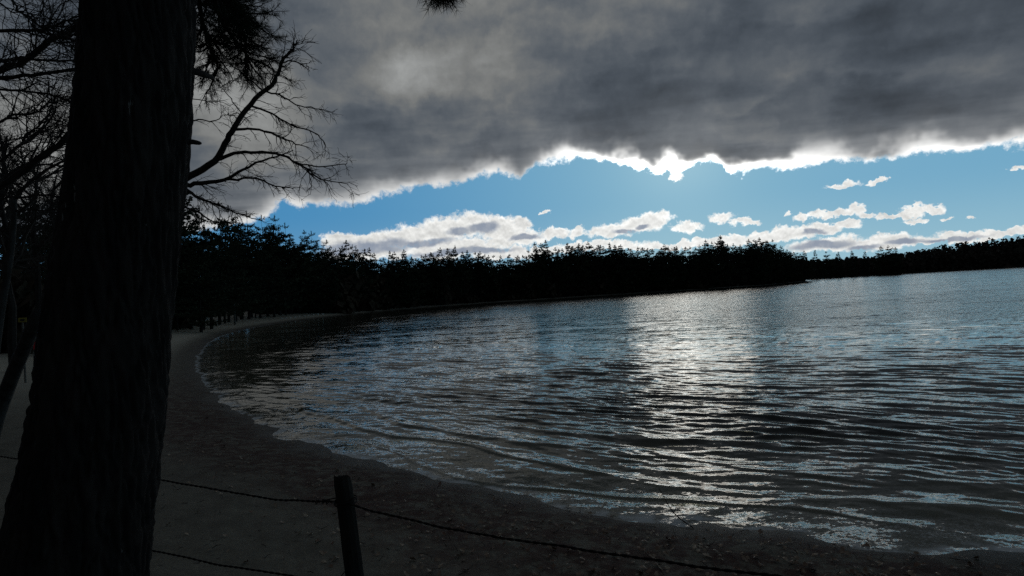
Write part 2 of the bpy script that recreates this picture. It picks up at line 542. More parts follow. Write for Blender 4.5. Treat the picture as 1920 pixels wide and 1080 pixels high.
def ground_z(x, y, s=None, fine=False):
    x = np.asarray(x, float); y = np.asarray(y, float)
    if s is None:
        s = sdist(x, y)
    r = np.hypot(x, y)
    beach = 1.12 * np.tanh(0.125 * np.maximum(s, 0) / 1.12)
    far = np.clip((r - 50) / 60, 0, 1)
    rise = 11 * (1 - np.exp(-np.maximum(s - 16, 0) / 60.0)) * far
    az = np.degrees(np.arctan2(x, y))
    hill = 33 * np.clip((az - 31.5) / 13, 0, 1.4) ** 1.2 * np.clip((s - 10) / 120, 0, 1) * np.clip((r - 380) / 100, 0, 1)
    z = beach + rise * (1 - 0.8 * np.clip((r - 380) / 60, 0, 1)) + hill
    z = z - np.where(s < 0, np.minimum(0.11 * (-s) + 0.0, 4.0), 0)
    land = np.clip((s + 0.5) / 2.0, 0, 1)
    z = z + land * 0.05 * fbm(x * 0.35, y * 0.35, 3, 5) * np.clip(1 - r / 120, 0, 1)
    z = z + 0.05 * fbm(x * 0.7, y * 0.7, 3, 9) * np.clip(1 - np.abs(s) / 2.5, 0, 1) * np.clip(1 - r / 60, 0, 1)
    if fine:
        nearm = np.clip(1 - r / 18, 0, 1) * np.clip((s - 0.3) / 1.2, 0, 1)
        z = z + nearm * (0.024 * fbm(x * 2.6, y * 2.6, 3, 31) + 0.030 * np.minimum(0, fbm(x * 5.5, y * 5.5, 2, 77) + 0.25))
    return z


def gz(x, y):
    return float(ground_z(np.array([x]), np.array([y]))[0])


# ------------------------------------------------------------------ ground: one sheet to the horizon
def sand_material():
    m = bpy.data.materials.new('sand_and_forest_floor')
    m.use_nodes = True
    t = NT(m.node_tree)
    b = m.node_tree.nodes['Principled BSDF']
    P = t.new('ShaderNodeNewGeometry').outputs['Position']
    s = t.new('ShaderNodeAttribute', attribute_name='shore').outputs['Fac']
    big = t.noise(P, 0.45, 5, 0.6)
    mid = t.noise(P, 3.0, 5, 0.65)
    grain = t.noise(P, 45, 3, 0.7)
    sw = t.m('ADD', s, t.m('MULTIPLY', t.m('SUBTRACT', big, 0.5), 2.2))
    sand = t.mix(t.ss(mid, 0.3, 0.7), (0.205, 0.180, 0.130), (0.132, 0.114, 0.080))
    sand = t.mix(t.ss(grain, 0.35, 0.75), sand, (0.10, 0.093, 0.082))
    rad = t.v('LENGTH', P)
    sand = t.mix(t.m('MULTIPLY', t.ss(s, 0.7, 2.4), t.ss(rad, 14.0, 34.0)), sand, (0.46, 0.415, 0.32))  # paler dry sand far off, the more open skylight there put into its colour
    # strand line of soaked oak leaves and needles
    lit = t.m('MULTIPLY', t.ss(sw, 0.05, 0.5), t.ss(sw, 2.9, 1.6))
    lit = t.m('MULTIPLY', lit, t.ss(t.noise(P, 4.5, 5, 0.72), 0.36, 0.58))
    lit = t.m('MULTIPLY', lit, t.ss(rad, 16.0, 32.0, 1.0, 0.2))
    sand = t.mix(t.m('MULTIPLY', lit, 0.9), sand, t.mix(t.ss(grain, 0.3, 0.7), (0.075, 0.024, 0.016), (0.032, 0.015, 0.011)))
    spk = t.ss(t.noise(P, 11, 2, 0.5), 0.66, 0.72)
    sand = t.mix(t.m('MULTIPLY', spk, 0.75), sand, (0.04, 0.028, 0.02))
    wet = t.m('MULTIPLY', t.ss(sw, 0.9, 0.0), t.ss(s, -1.2, -0.3, 0.25, 1.0))
    sand = t.mix(t.m('MULTIPLY', wet, 0.75), sand, (0.050, 0.040, 0.031))
    floor = t.mix(t.ss(mid, 0.3, 0.7), (0.075, 0.050, 0.032), (0.035, 0.027, 0.02))
    sepv = t.sep(P)
    wood = t.ss(t.m('ADD', s, t.m('MULTIPLY', t.m('SUBTRACT', big, 0.5), 6.0)), 18.0, 22.0)
    rr = t.v('LENGTH', P)
    beachy = t.ss(rr, 110.0, 190.0, 1.0, 0.0)
    wood = t.m('MAXIMUM', wood, t.m('MULTIPLY', t.m('SUBTRACT', 1.0, beachy), t.ss(s, 1.5, 3.0)))
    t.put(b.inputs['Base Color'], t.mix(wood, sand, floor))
    t.put(b.inputs['Roughness'], t.m('MULTIPLY_ADD', wet, -0.30, 0.92))
    b.inputs['Specular IOR Level'].default_value = 0.25
    bn = t.new('ShaderNodeBump')
    bn.inputs['Strength'].default_value = 0.9
    bn.inputs['Distance'].default_value = 0.018
    t.put(bn.inputs['Height'], t.m('ADD', t.m('ADD', mid, t.m('MULTIPLY', grain, 0.25)), t.m('MULTIPLY', lit, 0.25)))
    t.put(b.inputs['Normal'], bn.outputs[0])
    return m


az = np.radians(np.concatenate((np.arange(-180, -62, 2.5), np.arange(-62, 62, 0.22), np.arange(62, 180.1, 2.5))))
rr = np.geomspace(0.35, 3500, 430)
A, RR = np.meshgrid(az, rr)
GX, GY = RR * np.sin(A), RR * np.cos(A)
GS = sdist(GX, GY)
GZ = ground_z(GX, GY, GS, True)
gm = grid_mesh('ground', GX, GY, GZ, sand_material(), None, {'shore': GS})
gm.flip_normals()
go = link(bpy.data.objects.new('ground', gm))
tag(go, 'dark sandy beach and wooded ground curving round the lake', 'ground', kind='structure')


# ------------------------------------------------------------------ water
def water_material():
    m = bpy.data.materials.new('lake_water')
    m.use_nodes = True
    nt = m.node_tree
    nt.nodes.clear()
    t = NT(nt)
    geo = t.new('ShaderNodeNewGeometry')
    P, Nn = geo.outputs['Position'], geo.outputs['Normal']
    depth = t.new('ShaderNodeAttribute', attribute_name='depth').outputs['Fac']

    def layer(rot, sx, sy, scale, kx, ky, detail, rough=0.55):
        mp = t.new('ShaderNodeMapping')
        t.put(mp.inputs['Vector'], P)
        mp.inputs['Rotation'].default_value = (0, 0, R(rot))
        mp.inputs['Scale'].default_value = (sx, sy, 1)
        c = t.noise(mp.outputs[0], scale, detail, rough, color=True)
        return t.v('MULTIPLY', t.v('SUBTRACT', c, (0.5, 0.5, 0.5)), (kx, ky, 0))
    patch = t.noise(P, 0.09, 3, 0.5)
    calm = t.ss(t.m('ABSOLUTE', depth), 0.0, 0.20, 2.4, 1.0)
    amp = t.m('MULTIPLY', t.m('MULTIPLY', t.ss(patch, 0.3, 0.7, 0.75, 1.25), calm), t.ss(t.new('ShaderNodeAttribute', attribute_name='offshore').outputs['Fac'], 4.0, 45.0, 0.75, 2.0))
    sl_ = t.v('ADD', layer(30, 0.30, 1.0, 2.4, 0.14, 0.30, 3), layer(34, 0.42, 1.0, 8.0, 0.20, 0.34, 4))
    sl_ = t.v('ADD', sl_, layer(32, 0.22, 1.0, 0.75, 0.08, 0.26, 2))
    sl_ = t.v('ADD', sl_, layer(20, 0.7, 1.0, 27.0, 0.15, 0.20, 2))
    amp = t.m('MULTIPLY', amp, t.new('ShaderNodeAttribute', attribute_name='cove').outputs['Fac'])
    sl_ = t.v('SCALE', sl_, scale=amp)
    N1 = t.v('NORMALIZE', t.v('ADD', Nn, sl_))
    # ripple faces turned away at a grazing view are hidden by the ones in front: fold them to the visible side
    ndv = t.v('DOT_PRODUCT', N1, geo.outputs['Incoming'])
    N2 = t.v('NORMALIZE', t.v('ADD', N1, t.v('SCALE', geo.outputs['Incoming'], scale=t.m('MULTIPLY', t.m('MAXIMUM', t.m('SUBTRACT', 0.015, ndv), 0.0), 2.0))))
    fr = t.new('ShaderNodeFresnel')
    fr.inputs['IOR'].default_value = 1.333
    t.put(fr.inputs['Normal'], N2)
    gls = t.new('ShaderNodeBsdfGlossy')
    gls.inputs['Color'].default_value = (1.0, 0.98, 0.94, 1)
    gls.inputs['Roughness'].default_value = 0.06
    t.put(gls.inputs['Normal'], N2)
    dif = t.new('ShaderNodeBsdfDiffuse')
    dif.inputs['Color'].default_value = (0.034, 0.036, 0.028, 1)
    tr = t.new('ShaderNodeBsdfTransparent')
    tr.inputs['Color'].default_value = (0.80, 0.80, 0.72, 1)
    op = t.ss(depth, 0.0, 1.3, 0.05, 1.0)
    body = t.new('ShaderNodeMixShader')
    t.put(body.inputs[0], op)
    nt.links.new(tr.outputs[0], body.inputs[1])
    nt.links.new(dif.outputs[0], body.inputs[2])
    mx = t.new('ShaderNodeMixShader')
    t.put(mx.inputs[0], t.m('MULTIPLY', fr.outputs[0], t.m('SUBTRACT', 1.0, geo.outputs['Backfacing'])))
    nt.links.new(body.outputs[0], mx.inputs[1])
    nt.links.new(gls.outputs[0], mx.inputs[2])
    # thin broken froth in the swash
    fn = t.noise(P, 26, 4, 0.7)
    sh = t.ss(depth, 0.15, 0.03)
    foam = t.m('MULTIPLY', t.m('MULTIPLY', sh, t.ss(fn, 0.50, 0.66)), t.ss(t.noise(P, 1.6, 3, 0.5), 0.42, 0.6))
    edge_ = t.m('MULTIPLY', t.ss(depth, 0.030, 0.012), t.ss(t.noise(P, 2.6, 4, 0.6), 0.40, 0.58))
    foam = t.m('MAXIMUM', foam, edge_)
    fd = t.new('ShaderNodeBsdfDiffuse')
    fd.inputs['Color'].default_value = (0.75, 0.76, 0.74, 1)
    mf = t.new('ShaderNodeMixShader')
    t.put(mf.inputs[0], t.m('MULTIPLY', foam, 0.7))
    nt.links.new(mx.outputs[0], mf.inputs[1])
    nt.links.new(fd.outputs[0], mf.inputs[2])
    out = t.new('ShaderNodeOutputMaterial')
    nt.links.new(mf.outputs[0], out.inputs['Surface'])
    return m


waz = np.radians(np.concatenate((np.arange(-75, -46, 0.8), np.arange(-46, 52, 0.095), np.arange(52, 121, 0.8))))
wr = 1.0 / np.linspace(1 / 3.6, 1 / 900.0, 1150)
A, RR = np.meshgrid(waz, wr)
WX, WY = RR * np.sin(A), RR * np.cos(A)
WS = sdist(WX, WY)
drow = np.gradient(wr)[:, None] * np.ones_like(WX)       # local radial spacing
prox = np.maximum(-WS, 0.0)
WZ = np.zeros_like(WX)
shoal = np.clip(prox / 3.5, 0, 1) ** 0.7
wrg = np.random.default_rng(21)
warpx = 0.8 * fbm(WX * 0.12, WY * 0.12, 2, 3)
warpy = 0.8 * fbm(WX * 0.12, WY * 0.12, 2, 4)
gmod = 1.0 + 0.75 * fbm(WX * 0.20, WY * 0.42, 3, 61)
for i in range(46):
    lam = 0.18 * (1.15 / 0.18) ** (i / 45.0) * wrg.uniform(.93, 1.07)
    spread = 16 if lam < 0.45 else 9
    th = R(32 + wrg.normal(0, spread))
    kx, ky = math.sin(th) * 2 * math.pi / lam, math.cos(th) * 2 * math.pi / lam
    fade = np.clip(lam / (drow * 2.2) - 0.6, 0, 1)
    slope = 0.016 if lam > 0.75 else 0.031
    ph = kx * (WX + warpx) + ky * (WY + warpy) + wrg.uniform(0, 6.28)
    w_ = np.cos(ph)
    WZ += fade * slope * lam / (2 * math.pi) * (w_ + 0.22 * np.cos(2 * ph))
cove = np.clip((WX + 0.22 * WY + 8.0) / 11.0, 0, 1)
cove = 0.85 + 0.15 * cove * cove * (3 - 2 * cove)          # the left corner lies sheltered under the trees
WZ *= shoal * gmod * cove * (0.50 + 0.50 * np.clip(1 - (prox - 5) / 25, 0, 1))
# wavelets running up parallel to the waterline
xs = WX + 0.0
al = fbm(WX * 0.22, WY * 0.22, 2, 41)
for (s0, h, w) in ((0.45, 0.020, 0.06), (1.2, 0.040, 0.11), (2.1, 0.040, 0.14), (3.3, 0.028, 0.18), (5.0, 0.020, 0.24)):
    off = (prox - s0 - 0.55 * fbm(WX * 0.20 + s0 * 7.1, WY * 0.20, 3, 50))
    hh = h * np.clip(0.55 + 1.1 * fbm(WX * 0.17 + s0 * 3.3, WY * 0.17, 2, 90), 0.0, 1.3)
    prof = np.where(off < 0, np.exp(-(off / (w * 0.55)) ** 2), np.exp(-(off / (w * 1.7)) ** 2))
    WZ += hh * prof * np.clip(1 - RR / 45, 0, 1)
WZ += 0.012
GB = ground_z(WX, WY, WS)
dep = np.maximum(WZ - GB, 0)
cell = (WS[:-1, :-1] < 0.7) | (WS[1:, 1:] < 0.7)
wm = grid_mesh('lake', WX, WY, WZ, water_material(), cell, {'depth': dep, 'offshore': prox, 'cove': cove})
lk = link(bpy.data.objects.new('lake', wm))
tag(lk, 'wind rippled dark lake water glinting under the cloud edge', 'lake', kind='structure')
# normals up?
if wm.polygons[0].normal.z < 0:
    wm.flip_normals()


# ------------------------------------------------------------------ trees
def grow(mb, p, d, length, r, level, seg=5, droop=0.0, wob=0.25, kids=(4, 7), n=5, minr=0.004, rnd=random, ratio=0.55, tip=0.35):
    """a wandering tapered limb that throws side twigs"""
    p = Vector(tuple(p)); d = Vector(tuple(d)).normalized()
    pts, rad = [p.copy()], [r]
    dirs = [d.copy()]
    for i in range(seg):
        d = (d + Vector((rnd.gauss(0, wob), rnd.gauss(0, wob), rnd.gauss(0, wob) - droop))).normalized()
        p = p + d * (length / seg)
        pts.append(p.copy()); dirs.append(d.copy())
        rad.append(max(r * (1 - (1 - tip) * (i + 1) / seg), minr * .7))
    mb.tube(pts, rad, n if level > 0 else 3, cap=False)
    if level <= 0:
        return
    k = rnd.randint(*kids)
    for _ in range(k):
        f = rnd.uniform(0.25, 1.0) * (len(pts) - 1)
        i = min(int(f), len(pts) - 2)
        q = pts[i].lerp(pts[i + 1], f - i)
        dd = dirs[i]
        side = Vector((rnd.gauss(0, 1), rnd.gauss(0, 1), rnd.gauss(0, .8)))
        side = (side - dd * side.dot(dd)).normalized()
        nd = dd * rnd.uniform(.55, 1.0) + side * rnd.uniform(.5, .9)
        grow(mb, q, nd, length * ratio * rnd.uniform(.6, 1.15), max(rad[i] * 0.58, minr), level - 1, max(3, seg - 1), droop, wob, kids, max(3, n - 1), minr, rnd, ratio, tip)


def twigs_on(mb, pts, rads, count, length, level, r=0.012, droop=0.0, rnd=random, kids=(3, 6), t0=0.1, minr=.004, bias=(0, 0, 0)):
    """side twigs along a traced limb"""
    pts = [Vector(tuple(p)) for p in pts]
    for _ in range(count):
        f = rnd.uniform(t0, 1.0) * (len(pts) - 1)
        i = min(int(f), len(pts) - 2)
        q = pts[i].lerp(pts[i + 1], f - i)
        dd = (pts[i + 1] - pts[i]).normalized()
        side = Vector((rnd.gauss(0, 1), rnd.gauss(0, 1), rnd.gauss(0, 1)))
        side = (side - dd * side.dot(dd)).normalized()
        rr_ = rads[i] * (1 - (f - i)) + rads[i + 1] * (f - i)
        grow(mb, q, dd * rnd.uniform(.5, 1.) + side * rnd.uniform(.45, .9) + Vector(bias), length * rnd.uniform(.5, 1.2), min(r, rr_ * .7), level, 5, droop, 0.22, kids, 4, minr, rnd)


def catmull(P, per=4):
    P = [np.array(p, float) for p in P]
    out = []
    for i in range(len(P) - 1):
        p0 = P[i - 1] if i else 2 * P[0] - P[1]
        p1, p2 = P[i], P[i + 1]
        p3 = P[i + 2] if i + 2 < len(P) else 2 * P[-1] - P[-2]
        for k in range(per):
            t = k / per
            out.append(0.5 * ((2 * p1) + (-p0 + p2) * t + (2 * p0 - 5 * p1 + 4 * p2 - p3) * t * t + (-p0 + 3 * p1 - 3 * p2 + p3) * t ** 3))
    out.append(P[-1])
    return out


def traced(mb, pl, r0, r1, n=7, jit=0.0, rnd=random):
    """limb through (px, py, depth) points; returns its points and radii"""
    pts = catmull([at(*p) for p in pl], 4)
    if jit:
        pts = [p + np.array([rnd.gauss(0, jit) for _ in range(3)]) * (0 if i in (0,) else 1) for i, p in enumerate(pts)]
    k = len(pts)
    rad = [r0 + (r1 - r0) * (i / (k - 1)) for i in range(k)]
    mb.tube(pts, rad, n)
    return pts, rad


# ---- conifers of the far shores: irregular white pines in tiers of ragged boughs
def clump(mb, c, size, out, rnd, q=3):
    for _ in range(q):
        n = Vector((rnd.gauss(0, .5), rnd.gauss(0, .5), rnd.gauss(0, .55)))
        a = (out + n).normalized()
        b = a.cross(Vector((rnd.gauss(0, 1), rnd.gauss(0, 1), rnd.gauss(0, 1)))).normalized()
        L, w = size * rnd.uniform(.6, 1.25), size * rnd.uniform(.16, .34)
        o = c + Vector((rnd.gauss(0, .22), rnd.gauss(0, .22), rnd.gauss(0, .16))) * size
        mb.poly([o - b * w * .5, o + a * L * .45 - b * w, o + a * L, o + a * L * .5 + b * w * .8])


def pine_meshes(seed, H=18.0, whorls=16, dense=1.0, cs=0.75, slim=1.0, bare=0.22):
    rnd = random.Random(seed)
    tk, cr = MB(), MB()
    lean = Vector((rnd.gauss(0, .012), rnd.gauss(0, .012), 1))
    tp = [lean * (H * i / 10) + Vector((rnd.gauss(0, .05), rnd.gauss(0, .05), 0)) for i in range(11)]
    tk.tube(tp, [max(0.26 * (1 - i / 10.3), .02) for i in range(11)], 7)
    side_bias = rnd.uniform(0, 6.28)
    for w in range(whorls):
        f = bare + (1 - bare) * (w + rnd.uniform(-.3, .3)) / whorls
        if f < bare * .8 or rnd.random() < .08:
            continue
        f = min(f, .985)
        z = H * f
        L = slim * (0.42 + 4.1 * min(1, (1 - f) * 1.9) * (0.55 + 0.45 * min(1, (f - bare) / .25 + .5)))
        for j in range(rnd.randint(4, 6)):
            th = j * 6.283 / 5 + rnd.uniform(-.6, .6) + w
            l = L * rnd.uniform(.45, 1.15) * (1 + .25 * math.cos(th - side_bias))
            up = rnd.uniform(-.05, .30) + .45 * max(0, f - .8)
            d = Vector((math.cos(th), math.sin(th), up)).normalized()
            b0 = lean * z
            pts = [b0 + d * (l * t) + Vector((0, 0, .10 * l * t * t)) for t in (0, .35, .7, 1)]
            tk.tube(pts, [.05, .035, .022, .01], 3, cap=False)
            m = max(3, int(l * 2.6 * dense))
            for k in range(m):
                t = .28 + .74 * (k + rnd.random()) / m
                c = b0 + d * (l * t) + Vector((0, 0, .10 * l * t * t + rnd.gauss(0, .08)))
                lat = Vector((-d.y, d.x, 0)) * rnd.gauss(0, .16 * l * (1.15 - .5 * t))
                clump(cr, c + lat, cs * rnd.uniform(.7, 1.15) * (.5 + .5 * min(1, (1 - f) * 3.2)), (d + lat * .4 + Vector((0, 0, .25))).normalized(), rnd, 4)
    for k in range(int(8 * dense)):
        clump(cr, lean * (H * rnd.uniform(.94, 1.0)), cs * .5, Vector((rnd.gauss(0, .3), rnd.gauss(0, .3), 1)).normalized(), rnd, 3)
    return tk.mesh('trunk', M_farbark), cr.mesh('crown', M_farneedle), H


def bare_meshes(seed, H=15.0, level=3, kids=(5, 8), minr=.012):
    rnd = random.Random(seed)
    tk, cr = MB(), MB()
    pts = [Vector((rnd.gauss(0, .1) * i * .25, rnd.gauss(0, .1) * i * .25, H * .75 * i / 7)) for i in range(8)]
    rad = [.2 * (1 - .11 * i) for i in range(8)]
    tk.tube(pts, rad, 7)
    for _ in range(14):
        f = rnd.uniform(2.2, 7)
        i = min(int(f), 6)
        q = pts[i].lerp(pts[i + 1], f - i)
        th = rnd.uniform(0, 6.28)
        grow(cr, q, (math.cos(th) * .75, math.sin(th) * .75, rnd.uniform(.35, 1.0)), H * .36 * rnd.uniform(.6, 1.1) * (1.25 - f / 14), .075, level, 5, -.03, .2, kids, 5, minr, rnd, .5)
    return tk.mesh('trunk', M_farbark), cr.mesh('crown', M_twig), H


PINES = [pine_meshes(101 + i, 18, (19, 21, 19, 22, 20, 18)[i], 2.0, .74, (1.1, .9, 1.25, .8, 1.05, 1.3)[i], (.1, .06, .12, .05, .14, .1)[i]) for i in range(6)]
PINES_NEAR = [pine_meshes(201 + i, 18, 18, 2.7, .50, (1.15, .95, 1.3, 1.05)[i], (.12, .08, .14, .18)[i]) for i in range(4)]
BARES = [bare_meshes(301 + i, 15, 2, (5, 8), .016) for i in range(4)]
BARES_NEAR = [bare_meshes(401 + i, 15, 3, (4, 7), .009) for i in range(3)]


def tree(name, proto, x, y, height, label, cat, group, rnd=random, wide=1.0):
    tm, cm, H = proto
    s = height / H
    o = empty(name, (x, y, gz(x, y) - 0.15), rnd.uniform(0, 6.28))
    o.scale = (s * wide, s * wide, s)
    for nm, me in (('trunk', tm), ('crown', cm)):
        link(bpy.data.objects.new(nm, me), o)
    tag(o, label, cat, group)
    return o


SKY = [(340, 392), (380, 384), (420, 377), (440, 386), (470, 396), (500, 404), (525, 404), (542, 418), (556, 446), (575, 430), (588, 434), (603, 462), (620, 450), (636, 466), (655, 451),
       (675, 464), (697, 465), (716, 486), (735, 471), (762, 469), (776, 482), (795, 479), (830, 465), (857, 461), (880, 470), (905, 472), (930, 479), (960, 477), (985, 479),
       (1008, 455), (1030, 451), (1046, 465), (1070, 456), (1090, 457), (1110, 453), (1150, 455), (1170, 459), (1200, 463), (1250, 458), (1300, 463), (1330, 450), (1357, 442),
       (1380, 457), (1410, 449), (1430, 446), (1455, 449), (1470, 461), (1488, 472), (1512, 470)]
skx = [p[0] for p in SKY]; sky_ = [p[1] for p in SKY]


def top_y(px):
    return float(np.interp(px, skx, sky_))


def shore_hit(px):
    """where the line of sight over this column first meets the far land"""
    d = pdir(px, 560); d = d[:2] / np.linalg.norm(d[:2])
    r_ = np.arange(34, 700, 1.0)
    s = sdist(d[0] * r_, d[1] * r_)
    ins = np.where(s < 0)[0]
    if len(ins) == 0 or ins[-1] < 3:
        k = np.argmin(np.abs(r_ - 60))
        return d, 62.0
    i0 = ins[0]
    j = i0
    while j < len(s) and s[j] < 0:
        j += 1
    return d, float(r_[min(j, len(r_) - 1)])


SEG = [(340, 430, 'just right of the foreground trunk'), (430, 545, 'where the blue sky begins'), (545, 605, 'at the left end of the low white cloud'),
       (605, 720, 'left of the biggest cumulus'), (720, 1000, 'under the biggest white cumulus'), (1000, 1050, 'right of the biggest cumulus'),
       (1050, 1320, 'in the even treeline below the sun'), (1320, 1490, 'on the wooded point'), (1490, 1530, 'at the tip of the point')]


def seg_label(px):
    for a, b, t_ in SEG:
        if px < b:
            return t_
    return SEG[-1][2]


rt = random.Random(55)
frontrow = []
px = 338.0
while px < 1512:
    d, rs = shore_hit(px)
    inland = rt.uniform(17, 28) if px < 600 else rt.uniform(10, 18) if px < 720 else rt.uniform(3, 9)
    r_ = rs + inland
    x, y = d[0] * r_, d[1] * r_
    frontrow.append((px, x, y, r_))
    px += max(4.5, (1.1 if px < 620 else 1.5) * FPX / r_) * rt.uniform(.8, 1.25)
# skyline trees: one per listed top, set so that its tip meets the skyline
SKY2 = list(SKY)
for (p_, q_) in zip(SKY[:-1], SKY[1:]):
    if q_[0] - p_[0] > 16 and p_[0] > 600:
        f_ = rt.uniform(.35, .65)
        SKY2.append((p_[0] + (q_[0] - p_[0]) * f_, p_[1] + (q_[1] - p_[1]) * f_ + rt.uniform(0, 7)))
for i, (px, py) in enumerate(SKY2):
    d, rs = shore_hit(px)
    r_ = rs + (rt.uniform(22, 30) if px < 720 else rt.uniform(9, 16))
    x, y = d[0] * r_, d[1] * r_
    dep = np.dot(np.array((x, y, 2.6)) - CAM, F_)
    zt = at(px, py, dep)[2]
    h = max(6, zt - gz(x, y) + .2)
    pr = rt.choice(PINES_NEAR) if r_ < 150 else rt.choice(PINES)
    tree('white_pine', pr, x, y, h, 'tall pine breaking the skyline ' + seg_label(px), 'pine tree', 'pines breaking the far skyline', rt, rt.uniform(.62, .9))
for i, (px, x, y, r_) in enumerate(frontrow):
    dep = np.dot(np.array((x, y, 2.6)) - CAM, F_)
    zt = at(px, top_y(px), dep)[2]
    h = max(5, (zt - gz(x, y)) * (rt.uniform(.66, .93) if px < 720 else rt.uniform(.82, 1.0)))
    if rt.random() < (.22 if px > 520 else .35):
        pr = rt.choice(BARES)
        tree('bare_tree', pr, x, y, h * .9, 'leafless tree among dark pines ' + seg_label(px), 'bare tree', 'bare trees along the far shore', rt)
    else:
        pr = rt.choice(PINES_NEAR) if r_ < 110 else rt.choice(PINES)
        tree('shore_pine', pr, x, y, h, 'lower dark pine by the shore ' + seg_label(px), 'pine tree', 'pines along the far shore', rt, rt.uniform(1.0, 1.35))


# ---- far woods on the hill to the right, and undergrowth: one mass each
def mass(name, mat, pts, rnd, per=26, up=1.0):
    mb = MB()
    for (x, y, z, w, h, k) in pts:
        for _ in range(k):
            u, v_ = rnd.uniform(0, 6.283), rnd.uniform(-.1, 1) ** 1 if False else rnd.random()
            rr_ = w * math.sqrt(max(0.02, 1 - (v_ * 2 - .9) ** 2 * .8)) * rnd.uniform(.5, 1)
            c = Vector((x + math.cos(u) * rr_, y + math.sin(u) * rr_, z + h * v_))
            s = w * rnd.uniform(.22, .5)
            a = Vector((rnd.gauss(0, 1), rnd.gauss(0, 1), rnd.gauss(0, 1) + up)).normalized()
            b = a.cross(Vector((rnd.gauss(0, 1), rnd.gauss(0, 1), rnd.gauss(0, 1)))).normalized()
            mb.poly([c - a * s - b * s * .4, c - b * s * .9, c + a * s, c + b * s * .8])
    return mb.build(name, mat)


rw = random.Random(91)
pts = []
for k in range(2600):
    a = R(rw.uniform(25.5, 48))
    r_ = rw.uniform(478, 760)
    x, y = r_ * math.sin(a), r_ * math.cos(a)
    pts.append((x, y, r_))
sarr = sdist(np.array([p[0] for p in pts]), np.array([p[1] for p in pts]))
zarr = ground_z(np.array([p[0] for p in pts]), np.array([p[1] for p in pts]), sarr)
fw = []
for (x, y, r_), s, z in zip(pts, sarr, zarr):
    if s > 1.5:
        h = rw.uniform(9, 16)
        fw.append((x, y, z, rw.uniform(2.4, 4.6), h, 34))
o = mass('distant_woods', M_woods, fw, rw)
tag(o, 'dark wooded hillside beyond the far end of the lake', 'woods', kind='stuff')

pts = []
for k in range(1500):
    px = rw.uniform(330, 1515)
    d, rs = shore_hit(px) if k % 4 == 0 else (d, rs)
    r_ = rs + (rw.uniform(15, 42) if px < 720 else rw.uniform(2.5, 26))
    a = math.atan2(d[0], d[1]) + rw.uniform(-.01, .01)
    x, y = r_ * math.sin(a), r_ * math.cos(a)
    pts.append((x, y, r_))
xx = np.array([p[0] for p in pts]); yy = np.array([p[1] for p in pts])
ss_ = sdist(xx, yy); zz = ground_z(xx, yy, ss_)
uw = [(x, y, z - .2, rw.uniform(1.2, 2.6), rw.uniform(2.5, 8.5), 34) for (x, y, r_), s, z in zip(pts, ss_, zz) if s > 2.2 and (r_ > 125 or s > 15.5)]
o = mass('undergrowth', M_brush, uw, rw)
tag(o, 'tangled dark brush filling the foot of the far woods', 'undergrowth', kind='stuff')

# promontory and far-end conifers that stand out on the skyline
for (px, py, hh) in ((1530, 468, 1), (1552, 471, 1), (1575, 472, 1), (1600, 470, 1), (1625, 471, 1), (1655, 461, 1), (1668, 460, 1), (1682, 463, 1)):
    r_ = 520.0
    d = pdir(px, 520); d = d[:2] / np.linalg.norm(d[:2])
    x, y = d[0] * r_, d[1] * r_
    dep = np.dot(np.array((x, y, 2.6)) - CAM, F_)
    h = at(px, py, dep)[2] - gz(x, y)
    tree('white_pine', rw.choice(PINES), x, y, h, 'small far pine on the skyline ' + ('in the dip left of the wooded hill' if px < 1640 else 'where the wooded hill starts to rise'), 'pine tree', 'pines at the far end of the lake', rw, .8)

# ---- woods on the left edge, behind the foreground trunk
LEFT = [(-40, 26, 13, 'b'), (20, 22, 12, 'b'), (70, 30, 14, 'b'), (110, 38, 15, 'b'), (60, 52, 13, 'p'), (10, 46, 13, 'p'), (130, 60, 15, 'p'), (95, 70, 14, 'p'), (160, 66, 16, 'p'),
        (210, 64, 17, 'p'), (265, 66, 17, 'p'), (310, 60, 16, 'p'), (335, 66, 17, 'p'), (-60, 40, 13, 'p'), (360, 74, 14, 'b'), (395, 82, 13, 'b'), (450, 92, 13, 'b'), (330, 62, 9, 'b')]
for (px, dpt, h, k) in LEFT:
    p = at(px, 560, dpt)
    if k == 'b':
        lab = 'thin leafless tree in the gap left of the thick foreground trunk' if px < 200 else 'leafless tree at the top of the beach in front of the dark pines'
        tree('bare_tree', rt.choice(BARES_NEAR), p[0], p[1], h, lab, 'bare tree', 'bare trees by the left end of the beach', rt)
    else:
        lab = 'dark pine in the woods left of the thick foreground trunk' if px < 200 else 'dark pine at the left end of the beach beside the foreground trunk'
        tree('white_pine', rt.choice(PINES_NEAR), p[0], p[1], h, lab, 'pine tree', 'pines by the left end of the beach', rt, 1.1)
pts = []
for k in range(320):
    px = rw.uniform(-120, 345); dpt = rw.uniform(32, 70) if px < 190 else rw.uniform(64, 80)
    p = at(px, 560, dpt)
    pts.append((p[0], p[1], gz(p[0], p[1]) - .2, rw.uniform(.8, 1.8), rw.uniform(1.5, 5.0), 40))
o = mass('undergrowth', M_brush, pts, rw)
tag(o, 'dark brush behind the sand left of the thick foreground trunk', 'undergrowth', kind='stuff')

